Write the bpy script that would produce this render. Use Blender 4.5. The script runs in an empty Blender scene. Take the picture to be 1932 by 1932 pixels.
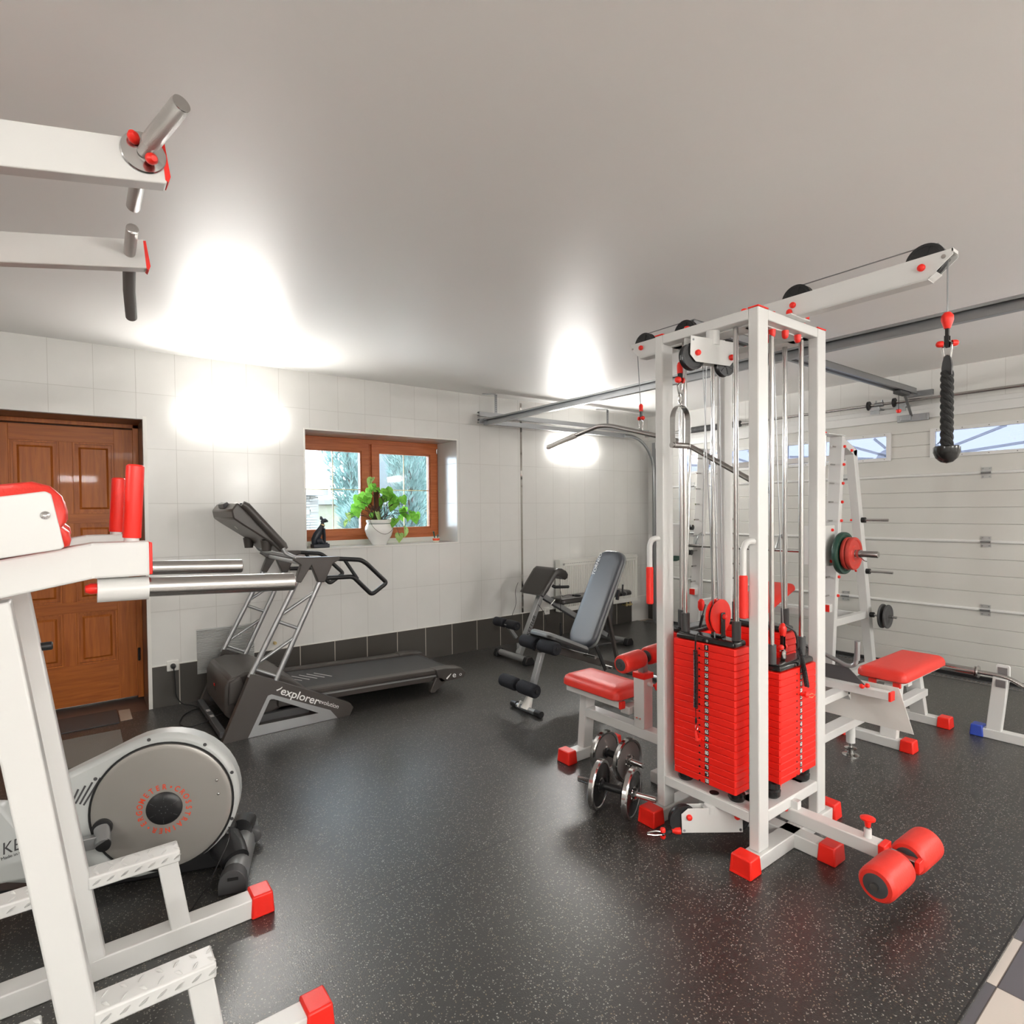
import bpy, bmesh, math, random
from math import sin, cos, pi, radians
from mathutils import Vector, Matrix, noise
random.seed(7)
S = bpy.context.scene
V = Vector
# ------------------------------------------------------------------ camera
F_PX, CX, CY, YAW, PIT, ROL, CAMH = 1096.6, 954.3, 984.6, .929, .02, .0101, 1.45
Fw = V((cos(YAW)*cos(PIT), sin(YAW)*cos(PIT), -sin(PIT)))
Rt = V((sin(YAW), -cos(YAW), 0)); Dn = Fw.cross(Rt)
R2 = cos(ROL)*Rt + sin(ROL)*Dn; D2 = -sin(ROL)*Rt + cos(ROL)*Dn
cd = bpy.data.cameras.new('camera'); cam = bpy.data.objects.new('camera', cd); S.collection.objects.link(cam)
m = Matrix((R2, -D2, -Fw)).transposed().to_4x4(); m.translation = V((0, 0, CAMH)); cam.matrix_world = m
cd.sensor_width = 36; cd.lens = F_PX/1932*36; cd.shift_x = (966-CX)/1932; cd.shift_y = (CY-966)/1932
cd.clip_start = .05; cd.clip_end = 200
S.camera = cam
# ------------------------------------------------------------------ view, world
S.view_settings.view_transform = 'Standard'; S.view_settings.look = 'None'
S.view_settings.gamma = 1; S.view_settings.use_curve_mapping = False
S.view_settings.exposure = 1.36
FILLW = 105.0         # emission of the fill wall lamps added behind the camera
FILLB = 12.0           # emission of the fill ceiling lamps added behind the camera
LAMP = 48.0           # emission of the wall lamps' opal covers
W = bpy.data.worlds.new('sky'); S.world = W; W.use_nodes = True
bg = W.node_tree.nodes['Background']; bg.inputs['Color'].default_value = (.74, .86, 1, 1); bg.inputs['Strength'].default_value = 6.0
try:
    S.cycles.max_bounces = 9; S.cycles.diffuse_bounces = 5; S.cycles.glossy_bounces = 4
    S.cycles.transparent_max_bounces = 12; S.cycles.caustics_reflective = False; S.cycles.caustics_refractive = False
    S.cycles.sample_clamp_indirect = 6; S.cycles.blur_glossy = .6
except Exception: pass

# ------------------------------------------------------------------ materials
MATS = {}
def mat(name, col, rough=.5, metal=0, spec=.5, coat=0, emit=None, estr=0, bump=None, aniso=0, sheen=0):
    m = bpy.data.materials.new(name); m.use_nodes = True; nt = m.node_tree; b = nt.nodes['Principled BSDF']
    b.inputs['Base Color'].default_value = (*col, 1); b.inputs['Roughness'].default_value = rough
    b.inputs['Metallic'].default_value = metal; b.inputs['Specular IOR Level'].default_value = spec
    b.inputs['Coat Weight'].default_value = coat
    if aniso: b.inputs['Anisotropic'].default_value = aniso
    if sheen: b.inputs['Sheen Weight'].default_value = sheen
    if emit: b.inputs['Emission Color'].default_value = (*emit, 1); b.inputs['Emission Strength'].default_value = estr
    if bump:
        sc, st = bump[:2]
        tc = nt.nodes.new('ShaderNodeTexCoord'); n = nt.nodes.new('ShaderNodeTexNoise'); n.inputs['Scale'].default_value = sc
        n.inputs['Detail'].default_value = 4
        mp = nt.nodes.new('ShaderNodeMapping'); mp.inputs['Scale'].default_value = bump[2] if len(bump) > 2 else (1, 1, 1)
        bp = nt.nodes.new('ShaderNodeBump'); bp.inputs['Strength'].default_value = st; bp.inputs['Distance'].default_value = .01
        L = nt.links.new
        L(tc.outputs['Object'], mp.inputs[0]); L(mp.outputs[0], n.inputs['Vector']); L(n.outputs[0], bp.inputs['Height']); L(bp.outputs[0], b.inputs['Normal'])
    MATS[name] = m
    return m
def nodes(m): return m.node_tree.nodes, m.node_tree.links.new, m.node_tree.nodes['Principled BSDF']
WHITE = mat('white_powder_coat', (.67, .67, .655), .30, bump=(60, .02))
RED = mat('red_plastic', (.85, .022, .012), .38, bump=(90, .03))
REDP = mat('red_weight_paint', (.88, .016, .008), .42, bump=(70, .05))
VINYL = mat('red_vinyl', (.72, .035, .022), .42, bump=(140, .12))
BRICK = mat('dull_red_plate', (.55, .05, .035), .5, bump=(60, .05))
GREEN = mat('dark_green_plate', (.02, .07, .05), .4, bump=(60, .05))
BLUE = mat('blue_plastic', (.03, .07, .42), .4)
BLACK = mat('black_plastic', (.012, .012, .013), .38, bump=(80, .04))
BLACKG = mat('black_gloss', (.01, .01, .01), .22)
DGREY = mat('dark_grey_plastic', (.06, .06, .062), .5, bump=(80, .04))
FOAM = mat('black_foam', (.02, .021, .026), .85, spec=.3, bump=(160, .3))
CHROME = mat('chrome', (.55, .54, .53), .16, 1)
STEEL = mat('brushed_steel', (.5, .49, .475), .26, 1, bump=(300, .04, (1, 1, .02)))
ZINC = mat('zinc_plate', (.50, .51, .50), .45, .5)
GALV = mat('galvanised_steel', (.36, .37, .38), .36, 1, bump=(60, .05))
SILVER = mat('silver_paint', (.36, .37, .375), .3, .6)
TAUPE = mat('taupe_plastic', (.058, .050, .045), .36, bump=(150, .03))
LGREY = mat('light_grey_plastic', (.50, .52, .51), .38)
DISC = mat('satin_grey_disc', (.34, .325, .30), .32, .35)
WTXT = mat('white_print', (.85, .85, .83), .5)
GTXT = mat('grey_print', (.55, .54, .52), .5)
OTXT = mat('orange_print', (.75, .07, .02), .5)
KTXT = mat('black_print', (.01, .01, .01), .5)
SOCK = mat('socket_plastic', (.78, .77, .73), .35)
LAMPM = mat('opal_lamp_cover', (.9, .9, .88), .4, emit=(1, .975, .935), estr=LAMP)
FILLM = mat('opal_fill_lamp_cover', (.9, .9, .88), .4, emit=(1, .975, .935), estr=FILLW)  # covers of the fill wall lamps added behind the camera
LAMPS = mat('opal_lamp_side', (.9, .9, .88), .4, emit=(1, .975, .935), estr=LAMP*.10)
FILLC = mat('opal_ceiling_fill_cover', (.9, .9, .88), .4, emit=(1, .975, .935), estr=FILLB)  # covers of the added ceiling fill
SEATG = mat('bench_vinyl_black', (.035, .042, .055), .42, spec=1.0, bump=(200, .1))
SEATS = mat('bench_side_grey', (.19, .20, .20), .5)
BROWNV = mat('brown_black_vinyl', (.022, .018, .016), .34, spec=.6, bump=(150, .08))
GOLD = mat('gold_muntin', (.62, .50, .25), .3, .6)
CERAM = mat('white_glaze', (.85, .84, .81), .12)
CATM = mat('cat_dark_stone', (.012, .016, .026), .35)
RADI = mat('radiator_enamel', (.74, .735, .69), .3)
CARPET = mat('grey_carpet', (.22, .195, .17), .95, bump=(400, .8))
BRASS = mat('beige_tile', (.42, .33, .26), .6)
BROWNT = mat('brown_reveal_tile', (.13, .085, .068), .3)
MIRROR = mat('mirror_strip', (.45, .43, .40), .06, 1)
STONE = mat('pale_stone', (.26, .255, .245), .8, bump=(12, .5))
RENDER = mat('cream_render', (.30, .29, .22), .9)
DARKREC = mat('dark_recess', (.01, .01, .01), .9)

def wood(name, c1, c2, axis):
    m = mat(name, c1, 0.42, spec=.35, coat=.04); n, L, b = nodes(m)
    tc = n.new('ShaderNodeTexCoord'); mp = n.new('ShaderNodeMapping'); sc = [22, 22, 22]; sc[axis] = 1.6; mp.inputs['Scale'].default_value = sc
    t = n.new('ShaderNodeTexNoise'); t.inputs['Scale'].default_value = 2.5; t.inputs['Detail'].default_value = 7; t.inputs['Distortion'].default_value = .6
    r = n.new('ShaderNodeValToRGB'); r.color_ramp.elements[0].position = .3; r.color_ramp.elements[1].position = .72
    r.color_ramp.elements[0].color = (*c2, 1); r.color_ramp.elements[1].color = (*c1, 1)
    bp = n.new('ShaderNodeBump'); bp.inputs['Strength'].default_value = .08; bp.inputs['Distance'].default_value = .01
    L(tc.outputs['Object'], mp.inputs[0]); L(mp.outputs[0], t.inputs['Vector']); L(t.outputs[0], r.inputs[0]); L(r.outputs[0], b.inputs['Base Color'])
    L(t.outputs[0], bp.inputs['Height']); L(bp.outputs[0], b.inputs['Normal'])
    return m
WOODV = wood('door_wood_vertical', (.46, .135, .020), (.31, .078, .010), 2)
WOODH = wood('door_wood_horizontal', (.44, .128, .019), (.30, .075, .010), 0)
WINW = wood('window_wood', (.56, .165, .055), (.40, .105, .030), 0)

def tile_mat(name, col, grout, ax, w, h, ox, oz, gw=.0035, rough=.18, var=.03, bumpst=.5):
    """rectangular tiles in world metres: u runs along axis ax, v along z"""
    m = mat(name, col, rough); n, L, b = nodes(m)
    geo = n.new('ShaderNodeNewGeometry'); sp = n.new('ShaderNodeSeparateXYZ'); L(geo.outputs['Position'], sp.inputs[0])
    def M(op, a, bb, c=None):
        q = n.new('ShaderNodeMath'); q.operation = op
        for i, x in enumerate((a, bb, c)):
            if x is None: continue
            if hasattr(x, 'links'): L(x, q.inputs[i])
            else: q.inputs[i].default_value = x
        return q.outputs[0]
    def edge(o, off, size):
        q = M('DIVIDE', M('SUBTRACT', o, off), size); fr = M('SUBTRACT', q, M('FLOOR', q, 0))
        d = M('MULTIPLY', M('MINIMUM', fr, M('SUBTRACT', 1, fr)), size)
        return M('LESS_THAN', d, gw/2), M('FLOOR', q, 0), d
    eu, iu, du = edge(sp.outputs[ax], ox, w)
    ev, iv, dv = edge(sp.outputs[2 if ax < 2 and name[:5] != 'floor' else 1], oz, h)
    g = M('MAXIMUM', eu, ev)
    wn = n.new('ShaderNodeTexWhiteNoise'); cb = n.new('ShaderNodeCombineXYZ'); L(iu, cb.inputs[0]); L(iv, cb.inputs[1]); L(cb.outputs[0], wn.inputs['Vector'])
    ns = n.new('ShaderNodeTexNoise'); ns.inputs['Scale'].default_value = 9; ns.inputs['Detail'].default_value = 6; L(geo.outputs['Position'], ns.inputs['Vector'])
    f = M('ADD', M('MULTIPLY', M('SUBTRACT', wn.outputs['Value'], .5), var), M('MULTIPLY', M('SUBTRACT', ns.outputs[0], .5), var*2))
    hs = n.new('ShaderNodeHueSaturation'); hs.inputs['Color'].default_value = (*col, 1); L(M('ADD', f, 1), hs.inputs['Value'])
    mx = n.new('ShaderNodeMix'); mx.data_type = 'RGBA'; L(g, mx.inputs[0]); L(hs.outputs[0], mx.inputs[6]); mx.inputs[7].default_value = (*grout, 1)
    L(mx.outputs[2], b.inputs['Base Color'])
    L(M('ADD', M('MULTIPLY', g, .5), M('ADD', rough-.06, M('MULTIPLY', ns.outputs[0], .14))), b.inputs['Roughness'])
    bp = n.new('ShaderNodeBump'); bp.inputs['Strength'].default_value = bumpst; bp.inputs['Distance'].default_value = .002
    hh = M('SUBTRACT', M('MULTIPLY', ns.outputs[0], .25), g); L(hh, bp.inputs['Height']); L(bp.outputs[0], b.inputs['Normal'])
    return m
WT_X = tile_mat('white_tile_back', (.72, .715, .69), (.55, .54, .51), 0, .2525, .4045, .647, .313)
WT_Y = tile_mat('white_tile_side', (.72, .715, .69), (.55, .54, .51), 1, .2525, .4045, .10, .313)
DT_X = tile_mat('dark_tile_back', (.066, .060, .053), (.50, .46, .40), 0, .3028, .60, .635, -.29, gw=.007, rough=.3)
DT_Y = tile_mat('dark_tile_side', (.066, .060, .053), (.50, .46, .40), 1, .3028, .60, .10, -.29, gw=.007, rough=.3)

def checker_floor():
    m = tile_mat('floor_tile', (.55, .50, .45), (.16, .13, .11), 0, .30, .30, 2.215, .505, gw=.004, rough=.2)
    n, L, b = nodes(m)
    src = b.inputs['Base Color'].links[0].from_socket
    geo = n.new('ShaderNodeNewGeometry'); ck = n.new('ShaderNodeTexChecker'); mp = n.new('ShaderNodeMapping')
    mp.inputs['Location'].default_value = (-2.215, -.505, .01); L(geo.outputs['Position'], mp.inputs[0]); L(mp.outputs[0], ck.inputs['Vector']); ck.inputs['Scale'].default_value = 1/.30
    mx = n.new('ShaderNodeMix'); mx.data_type = 'RGBA'; mx.blend_type = 'MULTIPLY'; mx.inputs[0].default_value = 1; L(src, mx.inputs[6])
    ck.inputs['Color1'].default_value = (.20, .21, .26, 1); ck.inputs['Color2'].default_value = (1, 1, 1, 1); L(ck.outputs[0], mx.inputs[7]); L(mx.outputs[2], b.inputs['Base Color'])
    return m
FT = checker_floor()

def rubber():
    m = mat('speckled_rubber', (.012, .012, .012), .36, spec=.75); n, L, b = nodes(m)
    geo = n.new('ShaderNodeNewGeometry'); sp = n.new('ShaderNodeSeparateXYZ'); L(geo.outputs['Position'], sp.inputs[0])
    warp = n.new('ShaderNodeTexNoise'); warp.inputs['Scale'].default_value = 130
    ad = n.new('ShaderNodeVectorMath'); ad.operation = 'MULTIPLY_ADD'; ad.inputs[1].default_value = (.006, .006, .006)
    L(geo.outputs['Position'], warp.inputs['Vector']); L(warp.outputs['Color'], ad.inputs[0]); L(geo.outputs['Position'], ad.inputs[2])
    vo = n.new('ShaderNodeTexVoronoi'); vo.inputs['Scale'].default_value = 165; L(ad.outputs[0], vo.inputs['Vector'])
    sc = n.new('ShaderNodeSeparateColor'); L(vo.outputs['Color'], sc.inputs[0])
    def M(op, a, bb):
        q = n.new('ShaderNodeMath'); q.operation = op
        for i, x in enumerate((a, bb)):
            if hasattr(x, 'links'): L(x, q.inputs[i])
            else: q.inputs[i].default_value = x
        return q.outputs[0]
    pick = M('GREATER_THAN', sc.outputs[0], .72); near = M('LESS_THAN', vo.outputs['Distance'], .40); fl = M('MULTIPLY', pick, near)
    rp = n.new('ShaderNodeValToRGB'); L(sc.outputs[1], rp.inputs[0]); e = rp.color_ramp.elements
    e[0].color = (.20, .15, .10, 1); e[1].color = (.34, .33, .30, 1); q = rp.color_ramp.elements.new(.5); q.color = (.15, .14, .13, 1)
    bn = n.new('ShaderNodeTexNoise'); bn.inputs['Scale'].default_value = 1.3; bn.inputs['Detail'].default_value = 5; L(geo.outputs['Position'], bn.inputs['Vector'])
    r2 = n.new('ShaderNodeValToRGB'); L(bn.outputs[0], r2.inputs[0]); r2.color_ramp.elements[0].color = (.020, .0195, .0185, 1); r2.color_ramp.elements[1].color = (.034, .033, .031, 1)
    mx = n.new('ShaderNodeMix'); mx.data_type = 'RGBA'; L(fl, mx.inputs[0]); L(r2.outputs[0], mx.inputs[6]); L(rp.outputs[0], mx.inputs[7])
    # seams between the rolls, every 1.5 m in y
    s1 = M('DIVIDE', M('SUBTRACT', sp.outputs[1], .535), 1.5); fr = M('SUBTRACT', s1, M('FLOOR', s1, 0)); d = M('MULTIPLY', M('MINIMUM', fr, M('SUBTRACT', 1, fr)), 1.5)
    seam = M('LESS_THAN', d, .0024)
    mx2 = n.new('ShaderNodeMix'); mx2.data_type = 'RGBA'; L(seam, mx2.inputs[0]); L(mx.outputs[2], mx2.inputs[6]); mx2.inputs[7].default_value = (.003, .003, .003, 1)
    L(mx2.outputs[2], b.inputs['Base Color'])
    g = n.new('ShaderNodeTexNoise'); g.inputs['Scale'].default_value = 240; g.inputs['Detail'].default_value = 2; L(geo.outputs['Position'], g.inputs['Vector'])
    bp = n.new('ShaderNodeBump'); bp.inputs['Strength'].default_value = .22; bp.inputs['Distance'].default_value = .003
    L(M('SUBTRACT', g.outputs[0], M('MULTIPLY', seam, 2)), bp.inputs['Height']); L(bp.outputs[0], b.inputs['Normal'])
    L(M('ADD', .29, M('MULTIPLY', bn.outputs[0], .07)), b.inputs['Roughness'])
    return m
RUBBER = rubber()
CEIL = mat('satin_ceiling', (.90, .89, .87), .44, spec=.55, bump=(3, .03, (1, 3, 1)))

def glass():
    m = bpy.data.materials.new('window_glass'); m.use_nodes = True; n = m.node_tree.nodes; L = m.node_tree.links.new
    for x in list(n): n.remove(x)
    o = n.new('ShaderNodeOutputMaterial'); mx = n.new('ShaderNodeMixShader'); t = n.new('ShaderNodeBsdfTransparent'); g = n.new('ShaderNodeBsdfGlossy'); f = n.new('ShaderNodeFresnel')
    g.inputs['Roughness'].default_value = .02; f.inputs['IOR'].default_value = 1.45; t.inputs['Color'].default_value = (.96, .98, .98, 1)
    L(f.outputs[0], mx.inputs[0]); L(t.outputs[0], mx.inputs[1]); L(g.outputs[0], mx.inputs[2]); L(mx.outputs[0], o.inputs[0])
    return m
GLASS = glass()
def leafm(name, c1, c2, trans=.3, sc=30):
    m = mat(name, c1, .45); n, L, b = nodes(m)
    t = n.new('ShaderNodeTexNoise'); t.inputs['Scale'].default_value = sc; r = n.new('ShaderNodeValToRGB'); r.color_ramp.elements[0].color = (*c2, 1); r.color_ramp.elements[1].color = (*c1, 1)
    r.color_ramp.elements[0].position = .35; r.color_ramp.elements[1].position = .65
    tc = n.new('ShaderNodeTexCoord'); L(tc.outputs['Object'], t.inputs['Vector']); L(t.outputs[0], r.inputs[0]); L(r.outputs[0], b.inputs['Base Color'])
    tr = n.new('ShaderNodeBsdfTranslucent'); L(r.outputs[0], tr.inputs[0]); mx = n.new('ShaderNodeMixShader'); mx.inputs[0].default_value = trans
    L(b.outputs[0], mx.inputs[1]); L(tr.outputs[0], mx.inputs[2]); L(mx.outputs[0], n['Material Output'].inputs[0])
    return m
LEAF = leafm('plant_leaf', (.30, .64, .09), (.16, .46, .05), .5)
LEAFY = leafm('pale_leaf', (.50, .62, .22), (.30, .52, .12), .45)
CONIF = leafm('conifer_needles', (.20, .31, .29), (.10, .17, .16), .3, 3)

# ------------------------------------------------------------------ mesh builder
class MB:
    def __init__(s): s.bm = bmesh.new()
    def _face(s, vs, mi=0):
        try: f = s.bm.faces.new(vs); f.material_index = mi; return f
        except ValueError: return None
    def box(s, a, b, mi=0):
        x0, y0, z0 = [min(p, q) for p, q in zip(a, b)]; x1, y1, z1 = [max(p, q) for p, q in zip(a, b)]
        v = [s.bm.verts.new(p) for p in ((x0,y0,z0),(x1,y0,z0),(x1,y1,z0),(x0,y1,z0),(x0,y0,z1),(x1,y0,z1),(x1,y1,z1),(x0,y1,z1))]
        for f in ((3,2,1,0),(4,5,6,7),(0,1,5,4),(1,2,6,5),(2,3,7,6),(3,0,4,7)): s._face([v[i] for i in f], mi)
        return s
    def bar(s, p0, p1, w, h, up=(0,0,1), mi=0, w1=None, h1=None):
        """rectangular bar from p0 to p1; h is measured along up, w across"""
        p0, p1, up = V(p0), V(p1), V(up); d = (p1-p0).normalized()
        if abs(d.dot(up)) > .98: up = V((1, 0, 0)) if abs(d.x) < .9 else V((0, 1, 0))
        sd = d.cross(up).normalized(); u = sd.cross(d).normalized(); w1 = w if w1 is None else w1; h1 = h if h1 is None else h1
        r = []
        for p, ww, hh in ((p0, w, h), (p1, w1, h1)):
            r.append([s.bm.verts.new(p+sd*a*ww/2+u*b*hh/2) for a, b in ((-1,-1),(1,-1),(1,1),(-1,1))])
        s._face(r[0][::-1], mi); s._face(r[1], mi)
        for i in range(4): s._face([r[0][i], r[0][(i+1)%4], r[1][(i+1)%4], r[1][i]], mi)
        return s
    def cyl(s, p0, p1, r, r1=None, n=20, mi=0, cap=True):
        return s.lathe([(0, r), ((V(p1)-V(p0)).length, r if r1 is None else r1)], p0, V(p1)-V(p0), n, mi, cap)
    def lathe(s, prof, o, ax, n=24, mi=0, cap=True):
        """prof = [(t along axis, radius)]"""
        ax = V(ax).normalized(); o = V(o); a = ax.orthogonal().normalized(); b = ax.cross(a); rings = []
        for t, r in prof:
            if r < 1e-6: rings.append([s.bm.verts.new(o+ax*t)])
            else: rings.append([s.bm.verts.new(o+ax*t+(a*cos(2*pi*i/n)+b*sin(2*pi*i/n))*r) for i in range(n)])
        for A, B in zip(rings, rings[1:]):
            for i in range(n):
                j = (i+1) % n
                if len(A) == 1 and len(B) == 1: break
                if len(A) == 1: s._face([A[0], B[j], B[i]][::-1], mi)
                elif len(B) == 1: s._face([A[i], A[j], B[0]], mi)
                else: s._face([A[i], A[j], B[j], B[i]], mi)
        if cap:
            if len(rings[0]) > 1: s._face(rings[0][::-1], mi)
            if len(rings[-1]) > 1: s._face(rings[-1], mi)
        return s
    def tube(s, pts, r, n=12, mi=0, bend=0, flat=1.0):
        """round tube along a polyline; bend = radius of rounded corners; flat squashes it"""
        pts = [V(p) for p in pts]
        if bend:
            q = [pts[0]]
            for a, b, c in zip(pts, pts[1:], pts[2:]):
                u, w = (a-b), (c-b); k = min(bend, u.length*.49, w.length*.49); u.normalize(); w.normalize()
                for i in range(7):
                    t = i/6; q.append((b+u*k)*(1-t)**2 + b*2*t*(1-t) + (b+w*k)*t*t)
            q.append(pts[-1]); pts = q
        rings = []; prev = None
        for i, p in enumerate(pts):
            d = ((pts[min(i+1, len(pts)-1)]-p).normalized() + (p-pts[max(i-1, 0)]).normalized())
            if d.length < 1e-6: d = V((0, 0, 1))
            d.normalize()
            a = d.orthogonal().normalized() if prev is None else (prev-d*prev.dot(d)).normalized()
            prev = a; b = d.cross(a); rr = r[i] if isinstance(r, (list, tuple)) else r
            rings.append([s.bm.verts.new(p+(a*cos(2*pi*j/n)+b*sin(2*pi*j/n)*flat)*rr) for j in range(n)])
        for A, B in zip(rings, rings[1:]):
            for i in range(n): s._face([A[i], A[(i+1)%n], B[(i+1)%n], B[i]], mi)
        s._face(rings[0][::-1], mi); s._face(rings[-1], mi)
        return s
    def prism(s, poly, f0, f1, mi=0, holes=None):
        """poly = 2d outline, f0 / f1 map (u,v) to the two 3d faces"""
        A = [s.bm.verts.new(f0(*p)) for p in poly]; B = [s.bm.verts.new(f1(*p)) for p in poly]
        s._face(A[::-1], mi); s._face(B, mi); n = len(poly)
        for i in range(n): s._face([A[i], A[(i+1)%n], B[(i+1)%n], B[i]], mi)
        return s
    def ringprism(s, outer, inner, f0, f1, mi=0):
        """outline with a hole, both with the same number of points"""
        n = len(outer)
        a, b = [[s.bm.verts.new(f0(*p)) for p in q] for q in (outer, inner)]; c, d = [[s.bm.verts.new(f1(*p)) for p in q] for q in (outer, inner)]
        for i in range(n):
            j = (i+1) % n
            s._face([a[j], a[i], b[i], b[j]], mi); s._face([c[i], c[j], d[j], d[i]], mi)
            s._face([a[i], a[j], c[j], c[i]], mi); s._face([b[j], b[i], d[i], d[j]], mi)
        return s
    def slab(s, o, u, v, w, U, Vv, t, rad=.02, puff=0, n=6, mi=0, mi2=None):
        """cushion: rounded rectangle U x Vv (axes u,v, centred on o), thickness t towards w, edges rolled"""
        o, u, v, w = V(o), V(u).normalized(), V(v).normalized(), V(w).normalized()
        def outline(ins, r):
            q = []; a, b = U/2-ins, Vv/2-ins; r = max(r-ins, .002)
            for k, (sx, sy) in enumerate(((1,1),(-1,1),(-1,-1),(1,-1))):
                for i in range(n+1):
                    th = pi/2*k+pi/2*i/n; q.append((sx*(a-r)+r*cos(th), sy*(b-r)+r*sin(th)))
            return q
        e = min(t*.45, .03); lv = [(e*.5, 0), (0, e*.35), (0, t-e), (e*.3, t-e*.35), (e, t+puff*.35), (e*2.0, t+puff*.7), (min(e*3.2, min(U, Vv)*.3), t+puff), (min(e*3.2, min(U, Vv)*.3)+.008, t+puff)]
        rings = [[s.bm.verts.new(o+u*x+v*y+w*z) for x, y in outline(ins, rad)] for ins, z in lv]
        m = len(rings[0]); s._face(rings[0][::-1], mi if mi2 is None else mi2)
        for k, (A, B) in enumerate(zip(rings, rings[1:])):
            for i in range(m): s._face([A[i], A[(i+1)%m], B[(i+1)%m], B[i]], mi2 if (mi2 is not None and k < 2) else mi)
        s._face(rings[-1], mi); return s
    def text(s, string, o, u, v, size, mi=0, depth=.0006, align='CENTER', shear=0, sx=1, bold=0):
        cu = bpy.data.curves.new('t', 'FONT'); cu.body = string; cu.size = size; cu.align_x = align; cu.align_y = 'CENTER'; cu.shear = shear; cu.offset = bold
        ob = bpy.data.objects.new('t', cu); S.collection.objects.link(ob); bpy.context.view_layer.update()
        me = ob.evaluated_get(bpy.context.evaluated_depsgraph_get()).to_mesh()
        u, v = V(u).normalized(), V(v).normalized(); w = u.cross(v); vs = [s.bm.verts.new(V(o)+u*p.co.x*sx+v*p.co.y+w*depth) for p in me.vertices]
        for f in me.polygons: s._face([vs[i] for i in f.vertices], mi)
        bpy.data.objects.remove(ob); bpy.data.curves.remove(cu); return s
OFF = {}
def root_off(o):
    v = V((0, 0, 0))
    while o is not None: v += V(o.location); o = o.parent
    return v
def build(mb, name, mats, parent=None, loc=None, bevel=0, smooth=35, weld=False, sub=0):
    off = root_off(parent) if parent is not None else V((0, 0, 0))
    if loc is not None: off = off*0 + V(loc)
    for v in mb.bm.verts: v.co -= off
    if weld: bmesh.ops.remove_doubles(mb.bm, verts=mb.bm.verts, dist=1e-5)
    bmesh.ops.recalc_face_normals(mb.bm, faces=mb.bm.faces)
    me = bpy.data.meshes.new(name); mb.bm.to_mesh(me); mb.bm.free()
    for m in (mats if isinstance(mats, (list, tuple)) else [mats]): me.materials.append(m)
    if smooth:
        me.polygons.foreach_set('use_smooth', [True]*len(me.polygons)); me.set_sharp_from_angle(angle=radians(smooth))
    o = bpy.data.objects.new(name, me); S.collection.objects.link(o)
    if parent is not None: o.parent = parent
    elif loc is not None: o.location = loc
    if bevel:
        md = o.modifiers.new('bevel', 'BEVEL'); md.width = bevel; md.segments = 2; md.limit_method = 'ANGLE'; md.angle_limit = radians(40)
    if sub: md = o.modifiers.new('sub', 'SUBSURF'); md.levels = md.render_levels = sub
    return o
def tag(o, label=None, cat=None, group=None, kind=None):
    for k, v in (('label', label), ('category', cat), ('group', group), ('kind', kind)):
        if v: o[k] = v
    return o
def thing(name, label, cat, loc, group=None):
    o = bpy.data.objects.new(name, None); S.collection.objects.link(o); o.location = loc; o.empty_display_size = .1
    return tag(o, label, cat, group)
def struct(mb, name, mats, **k): return tag(build(mb, name, mats, **k), kind='structure')
def copy_tree(o, parent=None):
    c = o.copy(); S.collection.objects.link(c); c.parent = parent
    for ch in list(o.children): copy_tree(ch, c)
    return c
CAPS = {}
def cap(p, d, parent, r=.011, h=.016, m=None, name='bolt_cap'):
    """small domed red bolt cap at p pointing along d"""
    d = V(d).normalized(); key = (round(r, 4), round(h, 4), (m or RED).name)
    if key not in CAPS:
        b = MB().lathe([(0, r), (h*.55, r), (h*.85, r*.8), (h, r*.35), (h, 0)], (0,0,0), (0,0,1), 14, cap=False)
        me = bpy.data.meshes.new(name); bmesh.ops.recalc_face_normals(b.bm, faces=b.bm.faces); b.bm.to_mesh(me); b.bm.free(); me.materials.append(m or RED)
        me.polygons.foreach_set('use_smooth', [True]*len(me.polygons)); CAPS[key] = me
    o = bpy.data.objects.new(name, CAPS[key]); S.collection.objects.link(o); o.parent = parent
    q = V((0,0,1)).rotation_difference(d); o.rotation_mode = 'QUATERNION'; o.rotation_quaternion = q; o.location = V(p)-root_off(parent)
    return o
def footcap(a, b, parent, m=None, name='foot_cap'):
    """rubber cap over a beam end, from corner a to corner b, slightly flared at the floor"""
    mb = MB(); x0, y0, z0 = a; x1, y1, z1 = b; mb.box(a, b)
    for v in mb.bm.verts:
        if v.co.z < (z0+z1)/2:
            v.co.x += .005*(1 if v.co.x > (x0+x1)/2 else -1); v.co.y += .005*(1 if v.co.y > (y0+y1)/2 else -1)
    return build(mb, name, m or RED, parent, bevel=.006)
# ================================================================== the room
XL, XR, YF, YB, ZC = -3.2, 6.10, -4.6, 5.02, 2.65
MATTOP = 0.0
struct(MB().box((XL, .53, -.03), (5.88, YB, MATTOP)), 'floor', RUBBER)
struct(MB().box((XL, YF, -.04), (XR, .5305, -.008)), 'floor', FT)
struct(MB().box((5.88, .53, -.04), (7.2, YB, -.006)).box((XL, YB, -.04), (.435, 5.46, -.002), 1), 'floor', [BRASS, BROWNT])
struct(MB().box((XL, YF, ZC), (XR+.3, YB+.4, ZC+.15)), 'ceiling', CEIL)
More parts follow.
